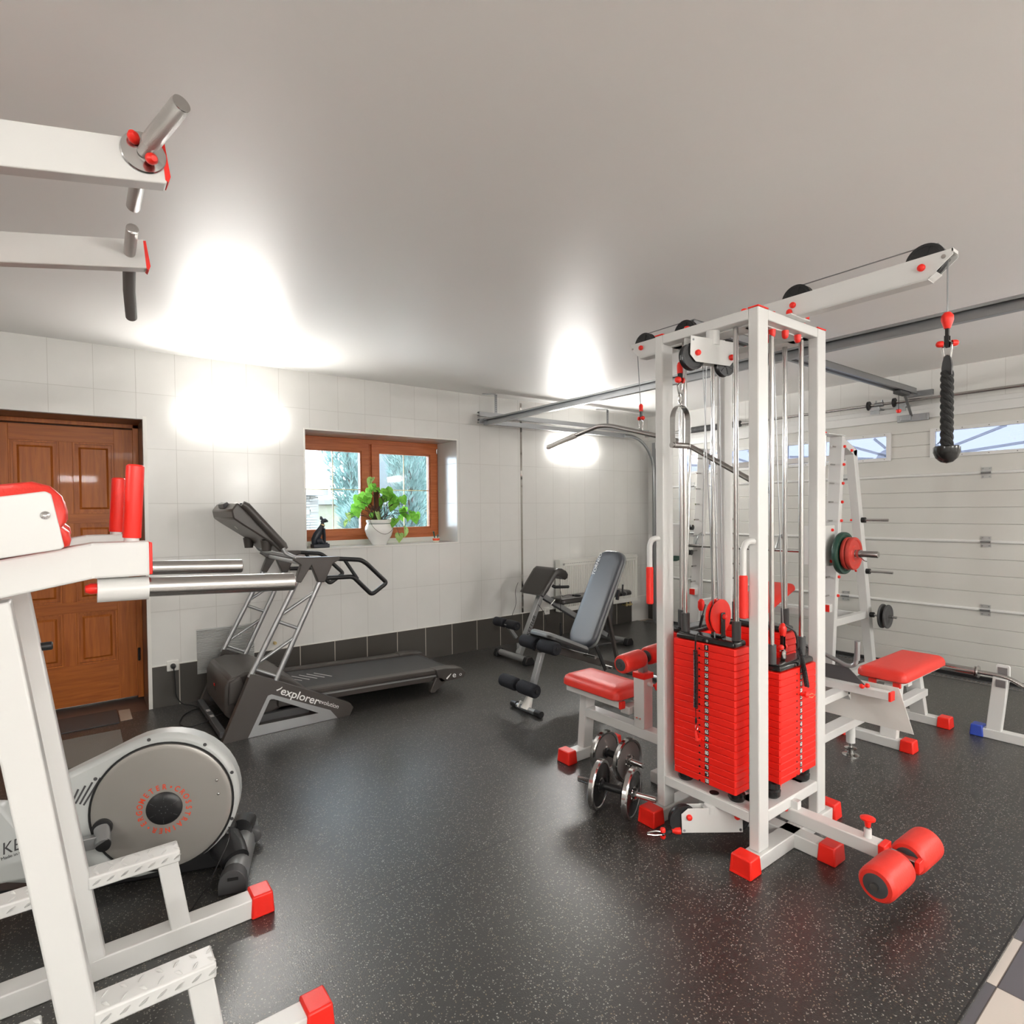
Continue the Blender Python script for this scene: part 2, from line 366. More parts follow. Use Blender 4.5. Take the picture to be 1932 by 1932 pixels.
# back wall with door and window openings
DX0, DX1, DZ = -.56, .435, 2.145
WX0, WX1, WZ0, WZ1 = 1.615, 3.137, 1.135, 2.16
b = MB(); T = .46
b.box((XL, YB, -.06), (DX0, YB+T, ZC)).box((DX0, YB, DZ), (DX1, YB+T, ZC)).box((DX1, YB, -.06), (WX0, YB+T, ZC))
b.box((DX0-.1, YB+T-.02, -.04), (DX1+.1, YB+T, ZC))  # backing added behind the door, blocks sky light through its gaps
b.box((WX0, YB, 0), (WX1, YB+T, WZ0)).box((WX0, YB, WZ1), (WX1, YB+T, ZC)).box((WX1, YB, -.06), (XR+.3, YB+T, ZC))
struct(b, 'wall_back', WT_X, smooth=0)
struct(MB().box((DX1+.02, YB-.004, 0), (5.76, YB+.01, .3085)), 'baseboard_back', DT_X, smooth=0)
struct(MB().box((DX1-.002, YB-.006, 0), (DX1+.022, YB+.012, DZ+.02)), 'trim_1', SOCK)
struct(MB().box((WX0-.012, YB-.004, WZ0-.012), (WX1+.012, YB+.004, WZ0)).box((WX0-.012, YB-.004, WZ1), (WX1+.012, YB+.004, WZ1+.012)).box((WX0-.012, YB-.004, WZ0), (WX0, YB+.004, WZ1)).box((WX1, YB-.004, WZ0), (WX1+.012, YB+.004, WZ1)), 'trim_2', SOCK)
struct(MB().box((DX1-.005, YB+.006, 0), (DX1-.001, YB+.33, DZ)).box((DX0, YB+.006, DZ-.005), (DX1, YB+.33, DZ-.001)), 'trim_3', BROWNT)
struct(MB().box((DX1+.02, YB-.006, .3085), (6.1, YB+.006, .3175)), 'trim_4', SOCK)
struct(MB().box((3.958, YB-.004, .32), (3.982, YB+.004, 2.62)), 'trim_5', MIRROR, smooth=0)
# garage wall with its opening, other two walls
b = MB(); G0, G1, GZ = -.70, 4.76, 2.30
b.box((XR, G1, -.06), (XR+.25, YB, ZC)).box((XR, YF, -.06), (XR+.25, G0, ZC)).box((XR, G0, GZ), (XR+.25, G1, ZC))
struct(b, 'wall_right', WT_Y, smooth=0)
struct(MB().box((XR-.01, 4.80, 0), (XR+.01, YB, .3085)), 'baseboard_right', DT_Y, smooth=0)
struct(MB().box((XL-.2, YF-.2, -.06), (XR, YF, ZC)), 'wall_front', WT_X, smooth=0)
struct(MB().box((XL-.2, YF, -.06), (XL, YB, ZC)), 'wall_left', WT_Y, smooth=0)
# ------------------------------------------------------------------ wooden door
DY = 5.35
b = MB().box((DX0, DY-.02, 0), (DX0+.055, DY+.09, DZ)).box((DX1-.045, DY-.02, .02), (DX1-.006, DY+.09, DZ)).box((DX0, DY-.02, DZ-.035), (DX1-.006, DY+.09, DZ-.005))
door = struct(b, 'door_1', WOODV, bevel=.002)
b = MB()  # stiles and rails of the leaf
LX0, LX1 = DX0+.06, .393; Z0, Z1 = .03, DZ-.045
for x0, x1 in ((LX0, LX0+.155), (LX1-.125, LX1)): b.box((x0, DY, Z0), (x1, DY+.045, Z1))
cols = ((-.335, -.065), (.018, .268)); b.box((-.065, DY+.002, Z0+.1), (.018, DY+.043, Z1-.05)); b.box((LX0+.15, DY+.002, Z0+.1), (-.335, DY+.043, Z1-.05))
leaf = build(b, 'door_leaf', WOODV, door, bevel=.003)
rows = ((.33, .72), (.80, 1.10), (1.16, 1.385), (1.455, 1.985)); ed = [Z0] + [z for r in rows for z in r] + [Z1]
b = MB()
for z0, z1 in zip(ed[0::2], ed[1::2]): b.box((-.345, DY+.0005, z0), (.27, DY+.044, z1))
b.box((-.345, DY-.0005, .165), (.27, DY+.03, .168))
build(b, 'door_rails', WOODH, door, bevel=.003)
for x0, x1 in cols:
    for z0, z1 in rows:
        b = MB(); m = .034
        b.box((x0, DY+.022, z0), (x1, DY+.036, z1))
        o = [(x0, z0), (x1, z0), (x1, z1), (x0, z1)]; i = [(x0+.012, z0+.012), (x1-.012, z0+.012), (x1-.012, z1-.012), (x0+.012, z1-.012)]
        b.ringprism(o, i, lambda x, z: V((x, DY+.006, z)), lambda x, z: V((x, DY+.022, z)))
        A = [b.bm.verts.new((x, DY+.021, z)) for x, z in ((x0+m, z0+m), (x1-m, z0+m), (x1-m, z1-m), (x0+m, z1-m))]
        B = [b.bm.verts.new((x, DY+.009, z)) for x, z in ((x0+m+.014, z0+m+.014), (x1-m-.014, z0+m+.014), (x1-m-.014, z1-m-.014), (x0+m+.014, z1-m-.014))]
        b._face(B)
        for k in range(4): b._face([A[k], A[(k+1)%4], B[(k+1)%4], B[k]])
        build(b, 'door_panel', WOODV, door, smooth=20)
for z in (.36, 1.76):
    b = MB().cyl((.402, DY-.026, z-.05), (.402, DY-.026, z+.05), .008).box((.393, DY-.022, z-.045), (.412, DY-.014, z+.045)); build(b, 'door_hinge', BLACKG, door)
b = MB().tube([(-.43, DY, .98), (-.43, DY-.055, .98), (-.30, DY-.055, .98)], .012, bend=.02).box((-.45, DY-.008, .90), (-.41, DY+.002, 1.06)); build(b, 'door_handle', BLACKG, door)
# ------------------------------------------------------------------ window
WY = 5.40
b = MB()
b.box((WX0, WY, WZ0+.04), (WX1, WY+.07, WZ0+.10)).box((WX0, WY, WZ1-.055), (WX1, WY+.07, WZ1)).box((WX0, WY, WZ0+.1), (WX0+.045, WY+.07, WZ1-.055)).box((WX1-.045, WY, WZ0+.1), (WX1, WY+.07, WZ1-.055)).box((2.345, WY, WZ0+.1), (2.385, WY+.07, WZ1-.055))
win = struct(b, 'window_1', WINW, bevel=.003)
build(MB().box((WX0+.01, WY-.012, WZ0+.02), (WX1-.01, WY+.0, WZ0+.045)).box((WX0, WY-.03, WZ0-.002), (WX1, WY+.05, WZ0+.04)), 'window_sill', SOCK, win, bevel=.002)
for x0, x1 in ((WX0+.03, 2.352), (2.378, WX1-.025)):
    z0, z1 = WZ0+.085, WZ1-.045; w = .078
    b = MB().ringprism([(x0, z0), (x1, z0), (x1, z1), (x0, z1)], [(x0+w, z0+w-.02), (x1-w, z0+w-.02), (x1-w, z1-w), (x0+w, z1-w)], lambda x, z: V((x, WY-.025, z)), lambda x, z: V((x, WY+.05, z)))
    b.ringprism([(x0+w-.004, z0+w-.024), (x1-w+.004, z0+w-.024), (x1-w+.004, z1-w+.004), (x0+w-.004, z1-w+.004)], [(x0+w+.01, z0+w-.01), (x1-w-.01, z0+w-.01), (x1-w-.01, z1-w-.01), (x0+w+.01, z1-w-.01)], lambda x, z: V((x, WY-.012, z)), lambda x, z: V((x, WY+.045, z)))
    sash = build(b, 'window_sash', WINW, win, bevel=.003)
    build(MB().box((x0+w, WY+.012, z0+w-.02), (x1-w, WY+.016, z1-w)), 'window_pane', GLASS, sash, smooth=0)
    xc, zc = (x0+x1)/2, 1.665
    build(MB().box((xc-.004, WY+.016, z0+w-.02), (xc+.004, WY+.022, z1-w)).box((x0+w, WY+.016, zc-.004), (x1-w, WY+.022, zc+.004)), 'glazing_bar', GOLD, sash, smooth=0)
b = MB().cyl((WX1-.028, WY-.03, 2.05), (WX1-.028, WY-.03, 2.1), .007); build(b, 'window_hinge', CHROME, win)
# ------------------------------------------------------------------ garage door
GX = 6.05
ACR = GLASS.copy(); ACR.name = 'acrylic_pane'; ACR.node_tree.nodes['Transparent BSDF'].inputs[0].default_value = (.27, .272, .30, 1)
TRANSL = leafm('translucent_white_bar', (.82, .82, .82), (.8, .8, .8), .95)
GDM = mat('garage_panel_paint', (.60, .595, .56), .38, bump=(500, .15))
LY0, LY1 = -.78, 4.80
gd = struct(MB().box((GX+.035, LY0, 0), (GX+.04, LY0+.05, 2.23)).box((GX+.035, LY1-.04, 0), (GX+.04, LY1, 2.23)), 'door_2', GDM)
WINS = [(-.445, .555), (.86, 1.86), (2.165, 3.165), (3.47, 4.47)]
joints = [.012, .583, 1.150, 1.720, 2.232]
for k, (z0, z1) in enumerate(zip(joints, joints[1:])):
    b = MB(); e = .004
    gs = [z0, z0+.145, z0+.285, z0+.42, z1] if k < 3 else None
    def strip(y0, y1, za, zb):   # one ribbed strip with chamfered long edges
        prof = [(za, .035), (za+.0008, .0022), (za+.0045, 0), (zb-.0045, 0), (zb-.0008, .0022), (zb, .035)]
        A = [b.bm.verts.new((GX+d, y0, z)) for z, d in prof]; B = [b.bm.verts.new((GX+d, y1, z)) for z, d in prof]
        for i in range(5): b._face([A[i], A[i+1], B[i+1], B[i]])
        b._face(A); b._face(B[::-1])
    if gs:
        for za, zb in zip(gs, gs[1:]): strip(LY0, LY1, za, zb)
    else:
        strip(LY0, LY1, z0, 1.885); strip(LY0, LY1, 2.105, z1)
        prev = LY0
        for y0, y1 in WINS:
            strip(prev, y0+.03, 1.885, 1.99); strip(prev, y0+.03, 1.99, 2.105); prev = y1-.03
        strip(prev, LY1, 1.885, 2.105)
    build(b, 'door_section', GDM, gd, smooth=25)
    if k < 3:
        b = MB().cyl((GX-.002, LY0, z1), (GX-.002, LY1, z1), .014, n=14); build(b, 'section_joint', WHITE, gd)
        for y in (-.2, 1.468, 2.552, 4.3):
            b = MB().box((GX-.006, y-.033, z1-.046), (GX-.001, y+.033, z1-.010)).box((GX-.006, y-.033, z1+.010), (GX-.001, y+.033, z1+.046)).cyl((GX-.018, y-.033, z1), (GX-.018, y+.033, z1), .009, n=12, mi=1)
            for a in (-.022, .022):
                for c in (-.033, .033): b.cyl((GX-.006, y+a, z1+c), (GX-.011, y+a, z1+c), .005, n=8, mi=1)
            build(b, 'section_hinge', [ZINC, GALV], gd)
for y0, y1 in WINS:
    z0, z1 = 1.868, 2.126
    b = MB().ringprism([(y0, z0), (y1, z0), (y1, z1), (y0, z1)], [(y0+.036, z0+.03), (y1-.036, z0+.03), (y1-.036, z1-.03), (y0+.036, z1-.03)], lambda y, z: V((GX-.014, y, z)), lambda y, z: V((GX+.02, y, z)))
    for t in range(6):
        for z in (z0+.015, z1-.015): b.cyl((GX-.014, y0+.05+t*.18, z), (GX-.017, y0+.05+t*.18, z), .004, n=8, mi=1)
    fr = build(b, 'pane_frame', [WHITE, DGREY], gd, bevel=.002)
    build(MB().box((GX+.004, y0+.03, z0+.025), (GX+.008, y1-.03, z1-.025)), 'acrylic_pane', ACR, fr, smooth=0)
    hy = 2.10 if y0 > 2 else 1.925; sg = 1 if y0 > 2 else -1
    if y0 > 3 : hy, sg = 3.37, 1
    if y0 < 0: hy, sg = .65, -1
    b = MB(); ya, yb, za, zb = y0+.034, y1-.034, z0+.028, z1-.028; X = GX+.012
    for an in (6, 21, 45, 78):
        d = V((0, sg*cos(radians(an)), sin(radians(an)))); p = V((X, hy, 1.875)); pts = []
        for i in range(60):
            q = p+d*(.12+i*.02)
            if ya < q.y < yb and za < q.z < zb: pts.append(q)
        if len(pts) > 1: b.bar(pts[0], pts[-1], .006, .022, up=(0, -d.z*sg if sg else 0, d.y))
    poly = [(max(ya, min(yb, hy+sg*.20*cos(t*pi/20))), max(za, min(zb, 1.875+.13*sin(t*pi/20)))) for t in range(0, 11)] + [(max(ya, min(yb, hy)), za)]
    b.prism(poly, lambda y, z: V((X+.003, y, z)), lambda y, z: V((X+.009, y, z)))
    build(b, 'sunburst_bars', TRANSL, fr, smooth=0)
build(MB().box((GX-.03, LY0, -.004), (GX+.03, LY1, .03)), 'bottom_seal', BLACK, gd)
build(MB().box((GX-.03, LY0-.05, 2.222), (GX-.002, LY1+.04, 2.30)).box((GX+.0, LY0-.05, 2.236), (XR-.002, LY1+.04, 2.30)).box((GX-.012, LY0-.05, 2.299), (XR-.002, LY1+.04, 2.345)), 'door_header', WHITE, gd, bevel=.004)
b = MB().box((GX-.065, 1.99, 2.215), (GX-.03, 2.07, 2.26)).box((GX-.05, 1.86, 2.205), (GX-.03, 2.10, 2.265)); build(b, 'arm_bracket', GALV, gd, bevel=.002)
build(MB().box((GX-.02, LY1-.015, 0), (XR-.001, LY1+.012, 2.24)).box((GX-.02, LY0-.02, 0), (XR-.001, LY0+.005, 2.24)), 'door_jamb', WHITE, gd)
# tracks, spring shaft and opener rail
tr = thing('garage_door_track', 'galvanised overhead garage door track with cross rail hung under the ceiling', 'door track', (3.4, 4.85, 2.3))
def chan(p0, p1, w, h, up=(0,0,1)):
    b = MB(); p0, p1 = V(p0), V(p1); d = (p1-p0).normalized(); sd = d.cross(V(up)).normalized(); u = V(up)
    b.bar(p0, p1, .003, h, up); b.bar(p0+sd*w/2+u*(h/2-.002), p1+sd*w/2+u*(h/2-.002), w, .004, up); b.bar(p0+sd*w/2-u*(h/2-.002), p1+sd*w/2-u*(h/2-.002), w, .004, up)
    b.bar(p0+sd*w+u*(h/2-.008), p1+sd*w+u*(h/2-.008), .003, .014, up); b.bar(p0+sd*w-u*(h/2-.008), p1+sd*w-u*(h/2-.008), .003, .014, up)
    return b
build(chan((3.31, 4.855, 2.425), (5.92, 4.855, 2.425), -.035, .045), 'upper_rail', GALV, tr)
build(chan((3.31, 4.855, 2.352), (5.50, 4.855, 2.352), -.035, .045), 'lower_rail', GALV, tr)
build(chan((3.40, 4.86, 2.345), (3.40, -.6, 2.345), .035, .065), 'cross_rail', GALV, tr)
pts = [V((5.45, 4.85, 2.352))] + [V((5.55+.46*sin(t*pi/24), 4.85, 1.892+.46*cos(t*pi/24))) for t in range(13)] + [V((6.01, 4.85, .0))]
build(MB().tube(pts, .026, n=8, flat=.7), 'curved_track', GALV, tr)
build(MB().box((6.035, 4.83, 0), (6.06, 4.90, 2.3)), 'vertical_rail', GALV, tr)
for x, z0 in ((3.52, 2.445), (5.17, 2.445)):
    b = MB().bar((x, 4.86, z0), (x, 4.86, ZC-.01), .032, .004, up=(0, 1, 0)).bar((x, 4.86, ZC-.006), (x-.12, 4.93, ZC-.006), .03, .004)
    for t in range(9): b.cyl((x, 4.858, z0+.02+t*.02), (x, 4.8575, z0+.02+t*.02), .005, n=8, mi=1)
    build(b, 'hanger_strap', [GALV, KTXT], tr)
sh = thing('spring_shaft', 'steel torsion spring shaft with brackets above the garage door', 'spring shaft', (5.97, 2.2, 2.385))
build(MB().cyl((5.97, -.5, 2.385), (5.97, 4.95, 2.385), .0135, n=16), 'shaft', STEEL, sh)
for y in (2.33, 2.12):
    b = MB().cyl((5.97, y, 2.385), (5.97, y-.018, 2.385), .042, n=18, mi=1).box((5.955, y-.11, 2.335), (6.098, y-.02, 2.35)).box((5.96, y-.10, 2.30), (5.965, y-.025, 2.37)); build(b, 'shaft_bracket', [GALV, BLACK], sh)
b = MB().cyl((5.97, 2.27, 2.385), (5.97, 2.20, 2.385), .021, n=14); [b.cyl((5.97, y, 2.385), (5.97, y, 2.425), .007, n=8) for y in (2.26, 2.21)]; build(b, 'coupling', GALV, sh)
b = MB().cyl((5.97, 4.35, 2.385), (5.97, 3.62, 2.385), .034, n=20)
for i in range(36): b.lathe([(0, .034), (.006, .037), (.012, .034)], (5.97, 4.33-i*.0195, 2.385), (0, -1, 0), 16, cap=False)
build(b, 'torsion_spring', DGREY, sh)
op = thing('opener_rail', 'long grey garage opener rail under the ceiling with red release knob', 'opener rail', (4.5, 1.97, 2.45))
b = MB().box((2.75, 1.94, 2.435), (5.97, 1.945, 2.485)).box((2.75, 1.995, 2.435), (5.97, 2.0, 2.485)).box((2.75, 1.94, 2.482), (5.97, 2.0, 2.486)).box((2.75, 1.93, 2.435), (5.97, 1.952, 2.438)).box((2.75, 1.988, 2.435), (5.97, 2.01, 2.438)).box((2.75, 1.953, 2.437), (5.9, 1.987, 2.44), 1)
build(b, 'rail', [GALV, KTXT], op)
build(MB().box((6.06, 1.85, 2.43), (6.098, 2.07, 2.475)).box((5.9, 1.96, 2.43), (6.08, 1.98, 2.47)), 'wall_bracket', GALV, op)
build(MB().bar((5.78, 1.97, 2.43), (6.02, 1.99, 2.235), .02, .006), 'push_arm', GALV, op)
build(MB().box((5.62, 1.94, 2.405), (5.82, 2.0, 2.434)), 'trolley', DGREY, op, bevel=.004)
build(MB().cyl((5.66, 1.97, 2.405), (5.66, 1.97, 2.27), .0022, n=6), 'release_cord', BLACK, op)
build(MB().lathe([(0, .012), (.012, .02), (.026, .02), (.032, .008)], (5.66, 1.97, 2.245), (0, 0, 1), 14), 'release_knob', RED, op)
# floor drain grate in front of the garage door
b = MB().box((5.885, -.3, -.006), (5.90, 4.95, .004)).box((5.955, -.3, -.006), (6.02, 4.95, .003)).box((5.90, -.3, -.03), (5.955, 4.95, -.024), 1)
y = -.3
while y < 4.93: b.box((5.90, y, -.01), (5.955, y+.012, .002)); y += .032
tag(build(b, 'drain_grate', [GALV, KTXT], smooth=0), 'long galvanised slotted drain grate in the floor before the garage door', 'drain grate')
# mats and tile by the door
tag(build(MB().box((-.10, 4.13, .0), (.235, 4.66, .008)), 'door_mat', CARPET, bevel=.003), 'small grey brown carpet mat on the rubber floor before the wooden door', 'mat')
tag(build(MB().box((-.5, 4.82, .0), (.24, 5.16, .006)), 'door_mat', DGREY, bevel=.003), 'dark threshold mat lying right at the foot of the wooden door', 'mat')
struct(MB().box((.248, 4.86, .0), (.318, 5.12, .004)), 'trim_6', BRASS)
# ------------------------------------------------------------------ wall lamps (those out of view are added as fill light)
def lampfaces():
    me = t.children[-1].data
    for p in me.polygons:
        n = p.normal
        if abs(n.z) > .5: p.material_index = 1
        elif (abs(n.x) > .5) == (ax == 'x'): p.material_index = 1
for i, (x0, x1, y, zc, ax, lab) in enumerate(((.735, 1.375, YB, 2.20, 'x', 'glowing white box wall lamp above the treadmill'), (4.41, 5.08, YB, 2.165, 'x', 'glowing white box wall lamp above the radiator by the garage door'),
        (-.2, .45, YF, 2.2, 'x', 'added white box fill lamp on the wall behind the camera, left of two'), (3.2, 3.85, YF, 2.2, 'x', 'added white box fill lamp on the wall behind the camera, right of two'),
        (-1.9, -1.25, XR, 2.2, 'y', 'added white box fill lamp on the garage wall behind the camera'),
        (.6, 1.25, XL, 2.2, 'y', 'added white box fill lamp on the far left wall, out of view'))):
    if ax == 'x':
        sg = -1 if y > 0 else 1; xm = (x0+x1)/2; t = thing('wall_lamp', lab, 'wall lamp', (xm, y, zc), 'box wall lamps')
        build(MB().box((x0+.03, y+sg*.001, zc-.05), (x1-.03, y+sg*.02, zc+.05)), 'lamp_base', SOCK, t, bevel=.002)
        build(MB().box((x0, y+sg*.02, zc-.062), (x1, y+sg*.075, zc+.062)), 'lamp_cover', [LAMPM if y > 0 else FILLM, LAMPS, SOCK], t, bevel=.008); lampfaces()
    else:
        t = thing('wall_lamp', lab, 'wall lamp', (y, (x0+x1)/2, zc), 'box wall lamps')
        sg = 1 if y < 0 else -1; build(MB().box((y+sg*.001, x0+.03, zc-.05), (y+sg*.02, x1-.03, zc+.05)), 'lamp_base', SOCK, t, bevel=.002)
        build(MB().box((y+sg*.02, x0, zc-.062), (y+sg*.075, x1, zc+.062)), 'lamp_cover', [LAMPM, LAMPS, SOCK], t, bevel=.008); lampfaces()
for i, (x, y) in enumerate(((-1.6, -2.9), (1.2, -2.9), (4.0, -2.9))):  # fill lamps added on the unseen ceiling to brighten the room evenly
    t = thing('ceiling_fill_lamp', ('added opal ceiling fill lamp behind the camera, over the left corner', 'added opal ceiling fill lamp behind the camera, middle of the row', 'added opal ceiling fill lamp behind the camera, nearest the garage door')[i], 'ceiling lamp', (x, y, ZC), 'added ceiling fill lamps behind the camera')
    build(MB().box((x-.61, y-.31, ZC-.03), (x+.61, y+.31, ZC-.001)), 'lamp_base', SOCK, t, bevel=.002)
    build(MB().box((x-.60, y-.30, ZC-.10), (x+.60, y+.30, ZC-.031)), 'lamp_cover', FILLC, t, bevel=.02)
# ------------------------------------------------------------------ radiator
rd = thing('radiator', 'white panel radiator on the tiled wall under the second lamp', 'radiator', (5.1, 4.95, .27))
b = MB(); x0, x1, z0, z1 = 4.43, 5.74, .285, .875
n = 44; w = (x1-x0-.06)/n
pr = []
for i in range(n):
    a = x0+.03+i*w; pr += [(a, 4.915), (a+w*.25, 4.903), (a+w*.62, 4.903), (a+w*.87, 4.915)]
pr += [(x1-.03, 4.915)]
A = [b.bm.verts.new((x, y, z0+.05)) for x, y in pr]; B = [b.bm.verts.new((x, y, z1-.07)) for x, y in pr]
for i in range(len(pr)-1): b._face([A[i], A[i+1], B[i+1], B[i]])
b.box((x0, 4.915, z0), (x1, 4.93, z1)).box((x0, 4.965, z0), (x1, 4.98, z1-.01)).box((x0, 4.905, z0), (x1, 4.93, z0+.05)).box((x0, 4.905, z1-.07), (x1, 4.93, z1))
b.box((x0, 4.91, z0), (x0+.03, 4.93, z1)).box((x1-.03, 4.91, z0), (x1, 4.93, z1))
for k in range(44):
    b.box((x0+.04+k*.0285, 4.9035, z1-.045), (x0+.052+k*.0285, 4.9052, z1-.04), 1)
build(b, 'panel', [RADI, DGREY], rd, smooth=25)
build(MB().box((x0, 4.93, z1), (x1, 4.98, z1+.004)).box((x0-.004, 4.905, z0), (x0, 4.982, z1)).box((x1, 4.905, z0), (x1+.004, 4.982, z1)), 'side_cover', RADI, rd)
build(MB().cyl((x0+.05, 4.905, z1-.05), (x0+.05, 4.895, z1-.05), .012), 'bleed_valve', CHROME, rd)
build(MB().cyl((x1, 4.945, z1-.04), (x1+.045, 4.945, z1-.04), .014), 'thermostat_valve', SOCK, rd)
b = MB().cyl((x1-.10, 4.94, z0), (x1-.10, 4.94, z0-.06), .009).cyl((x1-.16, 4.94, z0), (x1-.16, 4.94, z0-.06), .009).box((x1-.19, 4.925, z0-.05), (x1-.07, 4.955, z0-.03)).cyl((x1-.10, 4.94, z0-.05), (x1-.10, YB-.003, z0-.05), .008).cyl((x1-.16, 4.94, z0-.05), (x1-.16, YB-.003, z0-.05), .008)
build(b, 'pipe_fitting', GOLD, rd)
build(MB().box((x0+.2, 4.98, z0+.1), (x0+.24, 5.018, z1-.1)).box((x1-.24, 4.98, z0+.1), (x1-.2, 5.018, z1-.1)), 'wall_bracket', SOCK, rd)
# ------------------------------------------------------------------ sockets, plug, vent
for x, z, lab in ((.592, .302, 'white wall socket with a black plug near the wooden door'), (4.318, .298, 'empty white wall socket beside the radiator')):
    t = thing('wall_socket', lab, 'socket', (x, YB, z))
    build(MB().box((x-.040, YB-.012, z-.040), (x+.040, YB-.001, z+.040)), 'face_plate', SOCK, t, bevel=.005)
    build(MB().lathe([(0, .021), (.004, .021), (.004, .017), (.001, .017), (.001, 0)], (x, YB-.0125, z), (0, -1, 0), 24, cap=False), 'socket_insert', SOCK, t)
    if x > 2: build(MB().cyl((x-.008, YB-.0138, z), (x-.008, YB-.0142, z), .003, n=8).cyl((x+.008, YB-.0138, z), (x+.008, YB-.0142, z), .003, n=8), 'contact_hole', KTXT, t)
pc = thing('power_cord', 'black power cord running from the socket to the treadmill', 'cord', (.6, 5.0, .3))
build(MB().lathe([(0, .018), (.02, .018), (.035, .010), (.04, .010)], (.592, YB-.014, .303), (0, -1, -.25), 18), 'plug', BLACK, pc)
build(MB().tube([(.592, 4.97, .295), (.595, 4.965, .25), (.60, 4.965, .17), (.60, 4.96, .08), (.64, 4.95, .012), (.70, 4.90, .007), (.74, 4.80, .006)], .0042, n=8, bend=.05), 'cable', BLACK, pc)
build(MB().tube([(.80, 4.78, .006), (.70, 4.80, .006), (.61, 4.70, .006), (.56, 4.52, .006), (.60, 4.40, .006), (.72, 4.38, .03), (.80, 4.40, .065), (.88, 4.42, .05), (.85, 4.44, .13), (.815, 4.43, .24)], .0042, n=8, bend=.06), 'cable', BLACK, pc)
vt = thing('vent_grille', 'brushed metal ventilation grille low on the wall behind the treadmill', 'vent', (.96, YB, .38))
b = MB()
for i in range(30):
    z = .212+i*.0113; b.bar((.757, YB-.010, z), (1.172, YB-.010, z), .010, .0035, up=(0, .5, .85))
b.box((.757, YB-.006, .205), (1.172, YB-.001, .55)); build(b, 'louvres', ZINC, vt, smooth=20)
tag(build(MB().lathe([(0, .014), (.02, .014), (.022, .010), (.03, .010)], (1.335, YB, .365), (0, -1, 0), 14), 'pipe_stub', GOLD), 'small brass pipe stub on the tiles behind the treadmill uprights', 'pipe stub')
# ------------------------------------------------------------------ things on the window sill
sz = WZ0
cat = thing('cat_figurine', 'dark sitting cat statuette with gold collar on the window sill', 'figurine', (1.77, 5.14, sz))
cx, cy = 1.772, 5.14
build(MB().box((cx-.072, cy-.045, sz), (cx+.072, cy+.045, sz+.032)), 'plinth', CATM, cat, bevel=.004)
b = MB()
b.tube([(cx-.045, cy, sz+.03), (cx-.042, cy, sz+.07), (cx-.025, cy, sz+.11), (cx+.002, cy, sz+.155), (cx+.018, cy, sz+.185), (cx+.024, cy, sz+.21), (cx+.026, cy, sz+.225)], [.034, .043, .043, .034, .027, .018, .016], n=16, flat=.8)
b.tube([(cx+.015, cy, sz+.222), (cx+.030, cy, sz+.238), (cx+.048, cy, sz+.240), (cx+.068, cy, sz+.232), (cx+.074, cy, sz+.229)], [.012, .021, .020, .010, .005], n=14)
for s_ in (-1, 1):
    b.tube([(cx+.028, cy+s_*.014, sz+.17), (cx+.036, cy+s_*.017, sz+.11), (cx+.038, cy+s_*.017, sz+.045), (cx+.040, cy+s_*.017, sz+.032)], [.015, .010, .008, .010], n=10)
    b.tube([(cx+.030, cy+s_*.017, sz+.034), (cx+.062, cy+s_*.017, sz+.036)], [.009, .007], n=8)
    b.lathe([(0, .010), (.018, .008), (.034, .001)], (cx+.016, cy+s_*.012, sz+.247), (-.15, s_*.12, 1), 10)
    b.tube([(cx-.04, cy+s_*.026, sz+.06), (cx-.005, cy+s_*.032, sz+.062), (cx+.02, cy+s_*.03, sz+.036)], [.028, .022, .010], n=12)
build(b, 'cat_body', CATM, cat)
build(MB().lathe([(-.006, .0215), (0, .0225), (.006, .0205)], (cx+.023, cy, sz+.200), (.25, 0, 1), 18, cap=False), 'collar', GOLD, cat)
pp = thing('potted_plant', 'climbing plant with bright green leaves in a white glazed pot', 'potted plant', (2.337, 5.14, sz))
px_, py_ = 2.337, 5.14
b = MB().lathe([(0, 0), (0, .066), (.006, .070), (.03, .083), (.09, .118), (.14, .132), (.175, .126), (.2, .112), (.21, .110), (.213, .118), (.235, .120), (.238, .112), (.232, .106), (.21, .10), (.2, .0)], (px_, py_, sz), (0, 0, 1), 40, cap=False)
pot = build(b, 'pot', CERAM, pp)
build(MB().lathe([(0, .1135), (.008, .1125)], (px_, py_, sz+.196), (0, 0, 1), 40, cap=False), 'green_band', GREEN, pot)
build(MB().lathe([(0, .0), (0, .104)], (px_, py_, sz+.222), (0, 0, 1), 24, cap=False), 'soil', BROWNV, pot)
MOSS = mat('moss_pole', (.10, .035, .015), .95, bump=(90, 1))
build(MB().tube([(px_-.02, py_, sz+.2), (px_-.025, py_, sz+.5)], .024, n=12), 'moss_pole', MOSS, pp)
